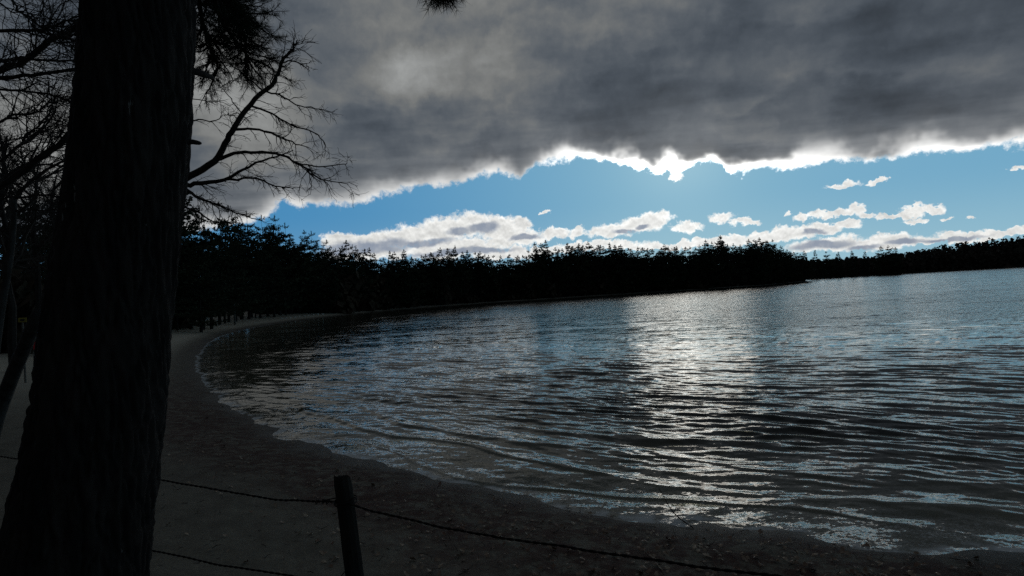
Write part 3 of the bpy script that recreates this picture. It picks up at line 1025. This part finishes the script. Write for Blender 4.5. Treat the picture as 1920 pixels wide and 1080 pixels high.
# ------------------------------------------------------------------ the thick foreground pine
TP = [(1450, -160, 262), (1330, -100, 272), (1200, -52, 283), (1080, -12, 291), (950, 20, 302), (800, 55, 319), (600, 85, 332), (400, 118, 352), (200, 140, 370), (0, 155, 375), (-150, 165, 377)]
fp_base = at(60, 1440, 2.3)
pine = empty('foreground_pine', (fp_base[0], fp_base[1], gz(fp_base[0], fp_base[1])))
tag(pine, 'thick black pine trunk with furrowed bark rising through the left of the view', 'pine tree')
cen = [at((l + r) / 2, y, 2.3) for (y, l, r) in TP]
radv = [(r - l) / 2 * 2.3 / FPX * 0.83 for (y, l, r) in TP]
dirv = (cen[-1] - cen[-4]); dirv = dirv / np.linalg.norm(dirv)
for k in range(1, 9):
    cen.append(cen[10] + dirv * (1.1 * k)); radv.append(max(radv[10] * (1 - .10 * k), .05))
cs_ = catmull(cen, 34)
rs_ = np.interp(np.linspace(0, len(radv) - 1, len(cs_)), range(len(radv)), radv)
NA = 220
th = np.linspace(0, 2 * np.pi, NA, endpoint=False)
CP = np.array(cs_)
hgt = np.concatenate(([0], np.cumsum(np.linalg.norm(np.diff(CP, axis=0), axis=1))))
TH, HG = np.meshgrid(th, hgt)
RD = np.repeat(rs_[:, None], NA, 1)
# furrowed plates, periodic round the trunk
u1_ = np.cos(TH) * 1.0; u2_ = np.sin(TH) * 1.0


def cyl_noise(fa, fh, seed, o=3):
    a = fbm(np.cos(TH) * fa + 11.3, HG * fh + np.sin(TH) * fa * .9, o, seed)
    b = fbm(np.sin(TH) * fa + 4.7, HG * fh - np.cos(TH) * fa * .9 + 31, o, seed + 5)
    return (a + b) * .7


ridge = 1 - np.abs(cyl_noise(4.6, 4.2, 3, 3)) * 2.0
plate = cyl_noise(9.0, 15.0, 8, 3)
RD = RD * (1 + 0.05 * cyl_noise(1.1, .5, 77, 2)) - 0.016 * np.clip(ridge, 0, 1) ** 3 + 0.006 * plate
tan = np.gradient(CP, axis=0); tan /= np.linalg.norm(tan, axis=1)[:, None]
ax1 = np.cross(tan, (0, 1, 0)); ax1 /= np.linalg.norm(ax1, axis=1)[:, None]
ax2 = np.cross(ax1, tan)
PT = CP[:, None, :] + RD[..., None] * (np.cos(TH)[..., None] * ax1[:, None, :] + np.sin(TH)[..., None] * ax2[:, None, :])
PT = np.concatenate((PT, PT[:, :1]), 1) - np.array(pine.location)
tm = grid_mesh('trunk', PT[..., 0], PT[..., 1], PT[..., 2], M_bark)
link(bpy.data.objects.new('trunk', tm), pine)
POFF = np.array(pine.location)


def needles(mb, c, axis, rnd, k=26, L=.085, w=.0017):
    axis = axis.normalized()
    for _ in range(k):
        d = (axis * rnd.uniform(.25, 1.1) + Vector((rnd.gauss(0, .55), rnd.gauss(0, .55), rnd.gauss(0, .55)))).normalized()
        b = d.cross(Vector((rnd.gauss(0, 1), rnd.gauss(0, 1), rnd.gauss(0, 1)))).normalized() * w
        o = c + axis * rnd.uniform(-.03, .05)
        l = L * rnd.uniform(.7, 1.15)
        mb.poly([o - b, o + b, o + d * l])


def bough(pl, r0, spread, count, seed, subs=9, t0=.3):
    """a limb of the foreground pine with needle sprays; points in world space"""
    rnd = random.Random(seed)
    lb, nb = MB(), MB()
    pts = [Vector(tuple(p - POFF)) for p in catmull(pl, 4)]
    k = len(pts)
    lb.tube(pts, [r0 * (1 - .8 * i / (k - 1)) for i in range(k)], 8)
    for _ in range(subs):
        f = rnd.uniform(t0, 1.0) * (k - 1)
        i = min(int(f), k - 2)
        q = pts[i].lerp(pts[i + 1], f - i)
        dd = (pts[i + 1] - pts[i]).normalized()
        side = Vector((rnd.gauss(0, 1), rnd.gauss(0, 1), rnd.gauss(0, .6)))
        side = (side - dd * side.dot(dd)).normalized()
        l = spread * rnd.uniform(.5, 1.1)
        d = (dd * .8 + side * .8).normalized()
        sp = [q]
        for s in range(6):
            d = (d + Vector((rnd.gauss(0, .16), rnd.gauss(0, .16), rnd.gauss(0, .16)))).normalized()
            sp.append(sp[-1] + d * (l / 6))
        lb.tube(sp, [.012 * (1 - .12 * s) for s in range(7)], 4, cap=False)
        for _ in range(count):
            g = rnd.uniform(.5, 6)
            j = min(int(g), 5)
            c = sp[j].lerp(sp[j + 1], g - j)
            ax = (sp[j + 1] - sp[j]).normalized() + Vector((rnd.gauss(0, .7), rnd.gauss(0, .7), rnd.gauss(0, .7)))
            tl = rnd.uniform(.03, .16)
            e_ = c + ax.normalized() * tl
            lb.tube([c, e_], [.004, .003], 3, cap=False)
            needles(nb, e_, ax, rnd)
    lo = lb.build('limb', M_bark, pine)
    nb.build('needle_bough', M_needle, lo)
    return lo


tr_top = at(300, -160, 2.3)
bough([tr_top, at(380, -110, 3.2), at(395, -30, 4.6), at(420, 45, 5.3), at(470, 112, 5.6)], .05, .40, 14, 1, 32, .5)
bough([tr_top + dirv * .2, at(350, -110, 3.2), at(370, -10, 4.8), at(385, 60, 5.4), at(410, 130, 5.7)], .04, .36, 12, 9, 24, .5)
bough([tr_top + dirv * .5, at(360, -200, 3.2), at(400, -70, 5.0), at(440, -10, 5.8), at(465, 50, 6.2)], .05, .44, 14, 2, 26, .5)
hi = cen[13]
bough([hi, at(520, -330, 3.0), at(700, -200, 3.6), at(795, -95, 3.9), at(826, -58, 4.0)], .05, .13, 34, 3, 18, .90)
bough([cen[14], cen[14] + np.array((-1.2, .6, .3)), cen[14] + np.array((-2.6, 1.2, .2))], .05, .7, 12, 4, 14)
bough([cen[15], cen[15] + np.array((1.0, -.8, .4)), cen[15] + np.array((2.2, -1.8, .4))], .05, .7, 12, 5, 14)
bough([cen[16], cen[16] + np.array((.6, 1.2, .4)), cen[16] + np.array((1.4, 2.6, .5))], .05, .7, 12, 6, 14)
bough([cen[17], cen[17] + np.array((-.6, -1.0, .5)), cen[17] + np.array((-1.2, -2.0, .7))], .04, .6, 12, 8, 14)
# broken branch stubs on the right edge of the trunk
for pl, r0 in (([(340, 266, 2.33), (362, 266, 2.36), (378, 269, 2.38)], .010), ([(345, 130, 2.33), (372, 136, 2.4), (400, 146, 2.5)], .014)):
    mb = MB()
    p = [Vector(tuple(at(*q) - POFF)) for q in pl]
    pp = [p[0].lerp(p[1], t_) for t_ in (0, .5)] + [p[1].lerp(p[2], t_) for t_ in (0, .4, .8, 1)]
    mb.tube(pp, [r0 * 1.4, r0 * 1.1, r0, r0 * .95, r0 * .75, r0 * .35], 9)
    mb.build('branch_stub', M_bark, pine, True)

# ------------------------------------------------------------------ leaning bare tree behind the pine
rl = random.Random(12)
lt0 = on_plane(6, 792, 0.95)
lean_tree = empty('leaning_tree', (lt0[0], lt0[1], gz(lt0[0], lt0[1])))
tag(lean_tree, 'leaning leafless tree reaching out from behind the thick pine trunk over the water', 'bare tree')
LO = np.array(lean_tree.location)
dl = float(np.dot(lt0 - CAM, F_))


class TMB(MB):
    def build(self, name, mat, parent, off, smooth=False):
        self.v = [(v[0] - off[0], v[1] - off[1], v[2] - off[2]) for v in self.v]
        return MB.build(self, name, mat, parent, smooth)


tb = TMB()
tp_, tr_ = traced(tb, [(-22, 850, dl), (-8, 790, dl), (14, 728, dl - .2), (44, 655, dl - .8), (90, 562, dl - 1.3), (175, 472, 9.8), (270, 392, 9.3), (345, 338, 9.0)], .115, .066, 10)
tb.build('trunk', M_greybark, lean_tree, LO, True)
LIMBS = [
    ([(335, 345, 9.05), (355, 331, 9), (400, 302, 8.9), (422, 270, 8.9), (440, 235, 8.8), (468, 195, 8.8), (508, 160, 8.7), (520, 138, 8.7), (531, 112, 8.7), (547, 95, 8.7), (550, 84, 8.7), (559, 78, 8.7)], .068, .011, 26, .8),
    ([(402, 300, 8.9), (440, 288, 8.9), (480, 285, 8.9), (530, 291, 8.8), (565, 312, 8.8), (600, 335, 8.7), (653, 345, 8.6)], .036, .006, 22, .7),
    ([(335, 350, 9.05), (365, 344, 9.1), (420, 337, 9.2), (455, 318, 9.2), (505, 298, 9.3), (550, 281, 9.3)], .050, .008, 20, .7),
    ([(420, 337, 9.2), (470, 334, 9.3), (515, 348, 9.3), (550, 354, 9.4)], .026, .006, 12, .5),
    ([(440, 243, 8.85), (475, 242, 8.9), (520, 254, 8.9), (555, 269, 9), (582, 278, 9)], .026, .006, 14, .6),
    ([(495, 170, 8.75), (525, 178, 8.8), (555, 196, 8.8), (590, 203, 8.8), (616, 208, 8.8)], .017, .005, 14, .5),
    ([(468, 198, 8.8), (510, 213, 8.9), (545, 234, 8.9), (590, 248, 8.9), (608, 268, 8.9), (610, 284, 8.9)], .020, .005, 14, .5),
    ([(527, 117, 8.7), (552, 115, 8.7), (573, 121, 8.7), (579, 131, 8.7)], .014, .006, 6, .3),
    ([(530, 290, 8.8), (560, 306, 8.8), (600, 311, 8.7), (645, 308, 8.6), (651, 302, 8.6)], .018, .004, 10, .4),
    ([(345, 352, 9.05), (372, 372, 8.9), (410, 385, 8.8), (440, 398, 8.8), (482, 412, 8.8)], .030, .007, 20, .5),
    ([(330, 382, 9.1), (372, 397, 9), (395, 413, 9), (440, 420, 9)], .022, .008, 6, .3),
    ([(340, 232, 9.2), (372, 224, 9.3), (400, 228, 9.3), (420, 216, 9.3), (446, 213, 9.3)], .016, .004, 8, .45),
    ([(440, 235, 8.8), (452, 214, 9.), (436, 190, 9.2), (420, 168, 9.4), (400, 152, 9.5)], .013, .005, 8, .5),
    ([(340, 180, 9.4), (380, 188, 9.4), (410, 192, 9.4), (432, 198, 9.4)], .010, .004, 7, .4),
    ([(490, 168, 8.8), (460, 142, 9), (430, 120, 9.2), (400, 105, 9.3)], .015, .005, 8, .5),
    ([(508, 160, 8.7), (512, 135, 8.8), (506, 116, 8.8), (500, 106, 8.8)], .012, .005, 2, .2),
]
for (pl, r0, r1, cnt, tl) in LIMBS:
    lb = TMB()
    p_, r_ = traced(lb, pl, r0 * .85, r1 * .85, 7, .008, rl)
    twigs_on(lb, p_, r_, int(cnt * 1.3), tl * .52, 1, .007, 0.05, rl, (3, 6), .15, .0032, (.20, 0, -.20))
    lb.build('limb', M_twig, lean_tree, LO)

# ------------------------------------------------------------------ bare tree at the left edge
re_ = random.Random(77)
et0 = at(-260, 800, 8.6)
etree = empty('bare_tree', (et0[0], et0[1], gz(et0[0], et0[1])))
tag(etree, 'big leafless tree at the left edge with dark limbs crossing toward the pine trunk', 'bare tree')
EO = np.array(etree.location)
tb = TMB()
traced(tb, [(-265, 830, 8.6), (-255, 640, 8.6), (-235, 400, 8.6), (-215, 200, 8.6), (-190, 0, 8.6), (-150, -250, 8.6)], .26, .12, 10)
tb.build('trunk', M_greybark, etree, EO, True)
EL_ = [
    ([(-225, 215, 8.6), (-100, 160, 8.3), (0, 132, 8), (45, 114, 8), (92, 78, 7.9), (122, 62, 7.9), (165, 34, 7.8)], .075, .04, 24, 1.0),
    ([(-200, 80, 8.6), (-100, 60, 8.3), (0, 56, 8), (75, 58, 8), (110, 45, 8), (165, 33, 8)], .045, .016, 20, .8),
    ([(72, 58, 8), (110, 68, 8.1), (165, 84, 8.2)], .026, .01, 8, .6),
    ([(-225, 230, 8.6), (-100, 170, 8.4), (0, 148, 8.2), (60, 140, 8.2), (165, 124, 8.2)], .055, .028, 20, .8),
    ([(-225, 190, 8.6), (-100, 130, 8.8), (0, 113, 9), (60, 112, 9), (165, 119, 9)], .04, .02, 18, .8),
    ([(-225, 240, 8.6), (-90, 180, 8.4), (0, 168, 8.3), (70, 172, 8.3), (110, 183, 8.3), (160, 194, 8.3)], .03, .015, 18, .7),
    ([(-225, 300, 8.6), (-100, 250, 8.6), (0, 228, 8.5), (30, 215, 8.5), (72, 207, 8.5), (100, 190, 8.5), (155, 180, 8.5)], .034, .012, 18, .7),
    ([(-235, 420, 8.6), (-100, 360, 8.8), (0, 302, 8.9), (40, 265, 8.9), (80, 225, 8.9), (97, 203, 8.9)], .036, .010, 18, .8),
    ([(-240, 460, 8.6), (-120, 400, 8.6), (0, 348, 8.6), (60, 308, 8.6), (108, 272, 8.6), (150, 222, 8.6)], .085, .055, 20, .8),
    ([(-200, 20, 8.6), (-60, -40, 8.3), (20, 0, 8.2), (38, 22, 8.2), (72, 46, 8.2), (112, 62, 8.2), (160, 70, 8.2)], .03, .009, 16, .7),
    ([(40, -60, 8.4), (78, 0, 8.2), (73, 42, 8.1)], .014, .008, 6, .5),
    ([(-190, 0, 8.6), (-60, -20, 9), (20, 20, 9), (90, 35, 9), (155, 40, 9)], .02, .008, 18, .7),
    ([(-230, 330, 8.6), (-100, 300, 9), (0, 268, 9.3), (70, 255, 9.3), (140, 260, 9.3)], .02, .008, 18, .7),
]
for (pl, r0, r1, cnt, tl) in EL_:
    lb = TMB()
    p_, r_ = traced(lb, pl, r0 * .72, r1 * .72, 7, .012, re_)
    twigs_on(lb, p_, r_, int(cnt * 1.5), tl, 2, .009, 0.0, re_, (2, 4), .35, .003)
    lb.build('limb', M_twig, etree, EO)

# slender tree in the gap, its trunk bending at the top
st0 = at(-12, 690, 12.5)
stree = empty('slender_tree', (st0[0], st0[1], gz(st0[0], st0[1])))
tag(stree, 'slender dark tree with level side branches in the gap at the left edge', 'bare tree')
SO = np.array(stree.location)
tb = TMB()
traced(tb, [(-18, 740, 12.5), (-6, 640, 12.5), (6, 560, 12.5), (18, 490, 12.5), (25, 425, 12.5), (27, 370, 12.5)], .085, .05, 8)
tb.build('trunk', M_greybark, stree, SO, True)
for (pl, r0, r1, cnt, tl) in [([(27, 372, 12.5), (60, 338, 12.4), (98, 312, 12.3), (150, 290, 12.2)], .045, .02, 14, .9),
                              ([(27, 372, 12.5), (80, 365, 12.5), (125, 371, 12.5), (150, 378, 12.5)], .026, .014, 12, .8),
                              ([(25, 395, 12.5), (70, 394, 12.4), (140, 392, 12.3)], .02, .014, 8, .6),
                              ([(28, 372, 12.5), (0, 362, 12.5), (-60, 340, 12.5)], .03, .014, 10, .8)]:
    lb = TMB()
    p_, r_ = traced(lb, pl, r0, r1, 6, .012, re_)
    twigs_on(lb, p_, r_, cnt, tl, 2, .012, 0.0, re_, (3, 5), .2, .004)
    lb.build('limb', M_twig, stree, SO)

# ------------------------------------------------------------------ fence: leaning post and twisted wires
pt = at(641, 893, 3.06); pb = at(672, 1135, 3.02)
fz = gz(pb[0], pb[1])
pb = pb + (pb - pt) * ((pb[2] - (fz - .05)) / (pt[2] - pb[2]))
fpost = empty('fence_post', tuple(pb))
tag(fpost, 'short dark leaning fence post on the beach with a wire at its side', 'fence post')
mb = MB()
n = 20; rings = 26
rp = random.Random(3)
axis = Vector(tuple(pt - pb))
a1 = axis.normalized().cross(Vector((0, 1, 0))).normalized(); a2 = a1.cross(axis.normalized())
prof = [rp.gauss(0, .0018) for _ in range(n)]
for i in range(rings + 1):
    f = i / rings
    for j in range(n):
        t_ = 6.2832 * j / n
        r_ = .048 - .004 * f + prof[j] * 1.3 + rp.gauss(0, .0006)
        if i == rings:
            r_ *= .90
        q = axis * f + a1 * (math.cos(t_) * r_) + a2 * (math.sin(t_) * r_)
        if i >= rings - 1:
            q = q + axis.normalized() * (math.cos(t_ + .4) * .012 + rp.gauss(0, .003))
        mb.v.append(tuple(q))
for i in range(rings):
    for j in range(n):
        k0, k1 = i * n + j, i * n + (j + 1) % n
        mb.f.append((k0, k1, k1 + n, k0 + n))
mb.v.append(tuple(axis * .985))
for j in range(n):
    mb.f.append((rings * n + j, rings * n + (j + 1) % n, len(mb.v) - 1))
mb.build('post', M_post, fpost)


def wire(name, pl, label, seed, twist=.085, r=.0034):
    rnd = random.Random(seed)
    pts = [np.array(p) for p in catmull([at(*p) for p in pl], 10)]
    P = np.array(pts)
    L = np.concatenate(([0], np.cumsum(np.linalg.norm(np.diff(P, axis=0), axis=1))))
    m = int(L[-1] / .009)
    l = np.linspace(0, L[-1], m)
    Q = np.stack([np.interp(l, L, P[:, i]) for i in range(3)], 1)
    Q[:, 2] += .006 * np.array(fbm(l * 3.1, l * 0 + seed, 3, seed))
    tg = np.gradient(Q, axis=0); tg /= np.linalg.norm(tg, axis=1)[:, None]
    s1 = np.cross(tg, (0, 0, 1)); s1 /= np.linalg.norm(s1, axis=1)[:, None]
    s2 = np.cross(s1, tg)
    mb = MB()
    for k in (0, 1):
        a = l / twist * 2 * math.pi + k * math.pi + 1.5 * np.array(fbm(l * 1.3, l * 0 + 3, 2, seed))
        S = Q + (.0030 * np.cos(a))[:, None] * s1 + (.0030 * np.sin(a))[:, None] * s2
        mb.tube([tuple(v) for v in S], [r] * m, 5)
    o = mb.build(name, M_wire, None, True)
    tag(o, label, 'fence wire', 'twisted fence wires')
    return o


wire('fence_wire', [(-160, 836, 5.0), (0, 856, 4.5), (160, 880, 4.05), (308, 901, 3.66), (400, 917, 3.48), (500, 934, 3.3), (560, 940, 3.2), (640, 940, 3.04)], 'upper twisted wire running from the leaning post to behind the pine trunk', 3)
wire('fence_wire', [(648, 942, 3.0), (700, 958, 2.98), (780, 977, 2.84), (860, 995, 2.71), (950, 1010, 2.6), (1100, 1032, 2.44), (1250, 1053, 2.3), (1440, 1079, 2.1), (1750, 1120, 1.85)], 'twisted wire sagging from the leaning post to the bottom right', 4)
wire('fence_wire', [(120, 1000, 3.9), (296, 1034, 3.6), (380, 1053, 3.45), (470, 1068, 3.3), (560, 1082, 3.2), (670, 1098, 3.0)], 'lower twisted wire crossing the bottom left corner below the upper one', 5)
# wrapped wire ends at the post
mb = MB()
for (px0, py0, d0) in ((592, 941, 3.13), (604, 940, 3.11), (612, 941, 3.09)):
    c = at(px0, py0, d0)
    mb.tube([c + np.array((.004 * math.sin(a), .012 * math.cos(a), .012 * math.sin(a))) + np.array((a * .0015, 0, 0)) for a in np.linspace(0, 9, 22)], [.003] * 22, 4)
pc = at(648, 941, 3.04)
for k_ in range(2):
    mb.tube([pc + np.array((math.cos(a) * .056, math.sin(a) * .056, .012 * k_ + .006 * math.sin(a * 1.0 + k_))) for a in np.linspace(0, 6.2832, 25)], [.0034] * 25, 5, cap=False)
mb.tube([at(610, 938, 3.1), at(622, 935, 3.08), at(640, 932, 3.03)], [.003] * 3, 4)
mb.tube([at(640, 1080, 3.08), at(646, 1072, 3.0), at(655, 1069, 2.96)], [.003] * 3, 4)
mb.v = [(v[0] - pb[0], v[1] - pb[1], v[2] - pb[2]) for v in mb.v]
mb.build('wire_wrap', M_wire, fpost)

# ------------------------------------------------------------------ litter on the beach
rf = random.Random(44)
LEAF = [(0, 0), (.22, .12), (.30, .34), (.48, .22), (.62, .40), (.75, .20), (1, .0), (.78, -.22), (.60, -.38), (.46, -.2), (.28, -.32), (.2, -.1)]
mb = MB()
lx, ly = [], []
while len(lx) < 2300:
    px, py = rf.uniform(280, 1980), rf.uniform(720, 1100)
    p = on_plane(px, py, .3)
    lx.append(p[0]); ly.append(p[1])
lx = np.array(lx); ly = np.array(ly)
ls = sdist(lx, ly); lz = ground_z(lx, ly, ls, True)
for x, y, s, z in zip(lx, ly, ls, lz):
    if s < .12:
        continue
    dens = math.exp(-((s - 1.3) / 1.0) ** 2) + .10
    if rf.random() > dens:
        continue
    sz = rf.uniform(.03, .075)
    yaw = rf.uniform(0, 6.28)
    tx, ty = rf.gauss(0, .35), rf.gauss(0, .35)
    b0 = len(mb.v)
    for (u, v_) in LEAF:
        X = (u - .5) * sz; Y = v_ * sz
        Z = X * tx + Y * ty + abs(Y) * rf.uniform(.2, .9) + .008
        mb.v.append((x + X * math.cos(yaw) - Y * math.sin(yaw), y + X * math.sin(yaw) + Y * math.cos(yaw), z + max(Z, -.002) + .004))
    mb.f.append(tuple(range(b0, b0 + len(LEAF))))
o = mb.build('fallen_leaves', M_leaf)
tag(o, 'dead oak leaves strewn along the strand line of the beach', 'fallen leaves', kind='stuff')


mb = MB()
for k in range(420):
    px, py = rf.uniform(290, 1980), rf.uniform(740, 1100)
    p = on_plane(px, py, .3)
    s_ = float(sdist(p[:1], p[1:2])[0])
    if s_ < .2 or rf.random() > math.exp(-((s_ - 1.5) / 1.3) ** 2) + .12:
        continue
    z = gz(p[0], p[1]) + .012
    a, l = rf.uniform(0, 3.14), rf.uniform(.012, .05)
    dx_, dy_ = math.cos(a) * l, math.sin(a) * l
    mb.tube([(p[0] - dx_, p[1] - dy_, z), (p[0] + dy_ * .15, p[1] - dx_ * .15, z + rf.uniform(0, .02)), (p[0] + dx_, p[1] + dy_, z + rf.uniform(0, .03))], [.0035, .003, .002], 4)
o = mb.build('twig_litter', M_twig)
tag(o, 'small sticks and bits of bark washed up along the strand line', 'twig litter', kind='stuff')


def rock(name, p, r, label, seed, flat=.6):
    rnd = random.Random(seed)
    mb = MB()
    nu, nv = 22, 12
    gx = [[0] * nu for _ in range(nv + 1)]
    for i in range(nv + 1):
        for j in range(nu):
            a, b = 6.2832 * j / nu, math.pi * i / nv
            d = Vector((math.sin(b) * math.cos(a), math.sin(b) * math.sin(a), math.cos(b)))
            k = 1 + .35 * float(fbm(np.array([d.x * 1.3 + seed]), np.array([d.y * 1.3 + d.z * 1.7]), 3, seed)[0])
            mb.v.append((d.x * r * k * 1.25, d.y * r * k, d.z * r * k * flat))
    for i in range(nv):
        for j in range(nu):
            mb.f.append((i * nu + j, i * nu + (j + 1) % nu, (i + 1) * nu + (j + 1) % nu, (i + 1) * nu + j)[::-1])
    o = mb.build(name, M_stone, None, True)
    o.location = tuple(p)
    o.rotation_euler = (0, 0, rnd.uniform(0, 6))
    tag(o, label, 'rock')
    return o


p = on_plane(470, 1088, .84)
rock('rock', (p[0], p[1], gz(p[0], p[1]) + .01), .11, 'rounded dark rock half sunk in the sand at the bottom left', 5)

# twig standing in the swash
q0 = on_plane(1300, 990, .03); q1 = on_plane(1238, 952, .0) + np.array((0, 0, .22))
tw = empty('twig', tuple(q0))
tag(tw, 'thin dead twig sticking out of the swash below the sun glitter', 'twig')
mb = MB()
mid_ = (q0 + q1) / 2 + np.array((-.02, 0, -.06))
pts = [Vector(tuple(np.array(v) - q0)) for v in catmull([q0, mid_, q1], 6)]
mb.tube(pts, [.007 - .0003 * i for i in range(len(pts))], 5)
mb.tube([pts[6], pts[6] + Vector((.05, .02, .09))], [.004, .002], 4)
mb.build('stem', M_twig, tw)

# ------------------------------------------------------------------ small things along the beach
# thin pale pole at the top of the far beach
p = at(440, 596, 78); z = gz(p[0], p[1])
pole = empty('pole', (p[0], p[1], z))
tag(pole, 'thin pale pole standing at the top of the beach before the dark pines', 'pole')
mb = MB()
h = at(438, 556, 78)[2] - z
mb.tube([(0, 0, -.1), (0.02, 0, h * .5), (0, 0, h)], [.13, .11, .09], 9)
mb.build('shaft', M_pale, pole)
mb = MB()
mb.tube([(0, 0, h), (0, 0, h + .12), (0, 0, h + .16)], [.13, .13, .05], 9)
mb.build('cap', M_pale, pole)

# row of pale stone blocks at the top of the beach
for i in range(10):
    px = 527 + i * 8.6
    d = pdir(px, 585); d2 = d[:2] / np.linalg.norm(d[:2])
    _, rs = shore_hit(px)
    x, y = d2[0] * (rs + 9), d2[1] * (rs + 9)
    rb = random.Random(600 + i)
    lx_, ly_, lz_ = rb.uniform(.13, .26), .13, rb.uniform(.06, .11)
    mb = MB()
    import bmesh
    bm = bmesh.new()
    bmesh.ops.create_cube(bm, size=1)
    for v in bm.verts:
        v.co = Vector((v.co.x * 2 * lx_, v.co.y * 2 * ly_, v.co.z * 2 * lz_)) + Vector([rb.gauss(0, .03) for _ in range(3)])
    bmesh.ops.bevel(bm, geom=list(bm.edges), offset=.05, segments=2, affect='EDGES')
    me = bpy.data.meshes.new('stone_block'); bm.to_mesh(me); bm.free()
    me.materials.append(M_white)
    o = link(bpy.data.objects.new('stone_block', me))
    o.location = (x, y, gz(x, y) + lz_ * .8)
    o.rotation_euler = (0, 0, math.atan2(-d2[0], d2[1]) + .5 + rb.gauss(0, .1))
    tag(o, 'small white block in the dashed row at the top of the far beach', 'stone block', 'white blocks in a row on the far beach')


def sign(name, px, py, dpt, w, h, mat, label, cat, border=None):
    c = at(px, py, dpt)
    z = gz(c[0], c[1])
    o = empty(name, (c[0], c[1], z), math.atan2(-c[0], c[1]))
    tag(o, label, cat)
    zc_ = c[2] - z
    mb = MB()
    mb.tube([(0, .03, -.2), (0, .03, zc_ + h * .5)], [.03, .03], 7)
    mb.build('post', M_pale, o)
    bm = bmesh.new()
    bmesh.ops.create_cube(bm, size=1)
    for v in bm.verts:
        v.co = Vector((v.co.x * w, v.co.y * .03 - .02, v.co.z * h + zc_))
    bmesh.ops.bevel(bm, geom=list(bm.edges), offset=.008, segments=1, affect='EDGES')
    me = bpy.data.meshes.new('board'); bm.to_mesh(me); bm.free()
    me.materials.append(mat)
    bo = link(bpy.data.objects.new('board', me), o)
    if border:
        bm = bmesh.new()
        bmesh.ops.create_cube(bm, size=1)
        for v in bm.verts:
            v.co = Vector((v.co.x * w * .45, v.co.y * .01 - .043, v.co.z * h * .4 + zc_))
        me = bpy.data.meshes.new('dark_panel'); bm.to_mesh(me); bm.free()
        me.materials.append(border)
        link(bpy.data.objects.new('dark_panel', me), bo)
    return o


sign('sign', 42, 600, 19, .22, .15, M_yellow, 'small yellow board with a dark middle in the gap left of the pine trunk', 'sign', M_dark)
sign('sign', 388, 597, 72, .28, .36, M_white, 'small white sign at the top of the beach right of the pine trunk', 'sign')
sign('sign', 778, 564, 176, .7, .9, M_white, 'tiny white sign on the far shore under the biggest cumulus', 'sign')

# red cloth marker on a stake
c = at(62, 648, 24); z = gz(c[0], c[1])
fl = empty('marker_flag', (c[0], c[1], z))
tag(fl, 'small red cloth marker on a stake at the edge of the sand', 'flag')
hz = c[2] - z
mb = MB(); mb.tube([(0, 0, -.1), (0, 0, max(hz, .2) + .2)], [.012, .010], 6); mb.build('stake', M_pale, fl)
mb = MB()
for s in (0, 1):
    pass
nx, nz_ = 7, 7
for th_ in (-.006, .006):
    b0 = len(mb.v)
    for i in range(nx):
        for j in range(nz_):
            u, v_ = i / (nx - 1), j / (nz_ - 1)
            mb.v.append((u * .24, .03 * math.sin(u * 7) + th_, hz + .17 - v_ * .34 - u * .06))
    for i in range(nx - 1):
        for j in range(nz_ - 1):
            k = b0 + i * nz_ + j
            mb.f.append((k, k + 1, k + nz_ + 1, k + nz_))
mb.build('cloth', M_red, fl, True)
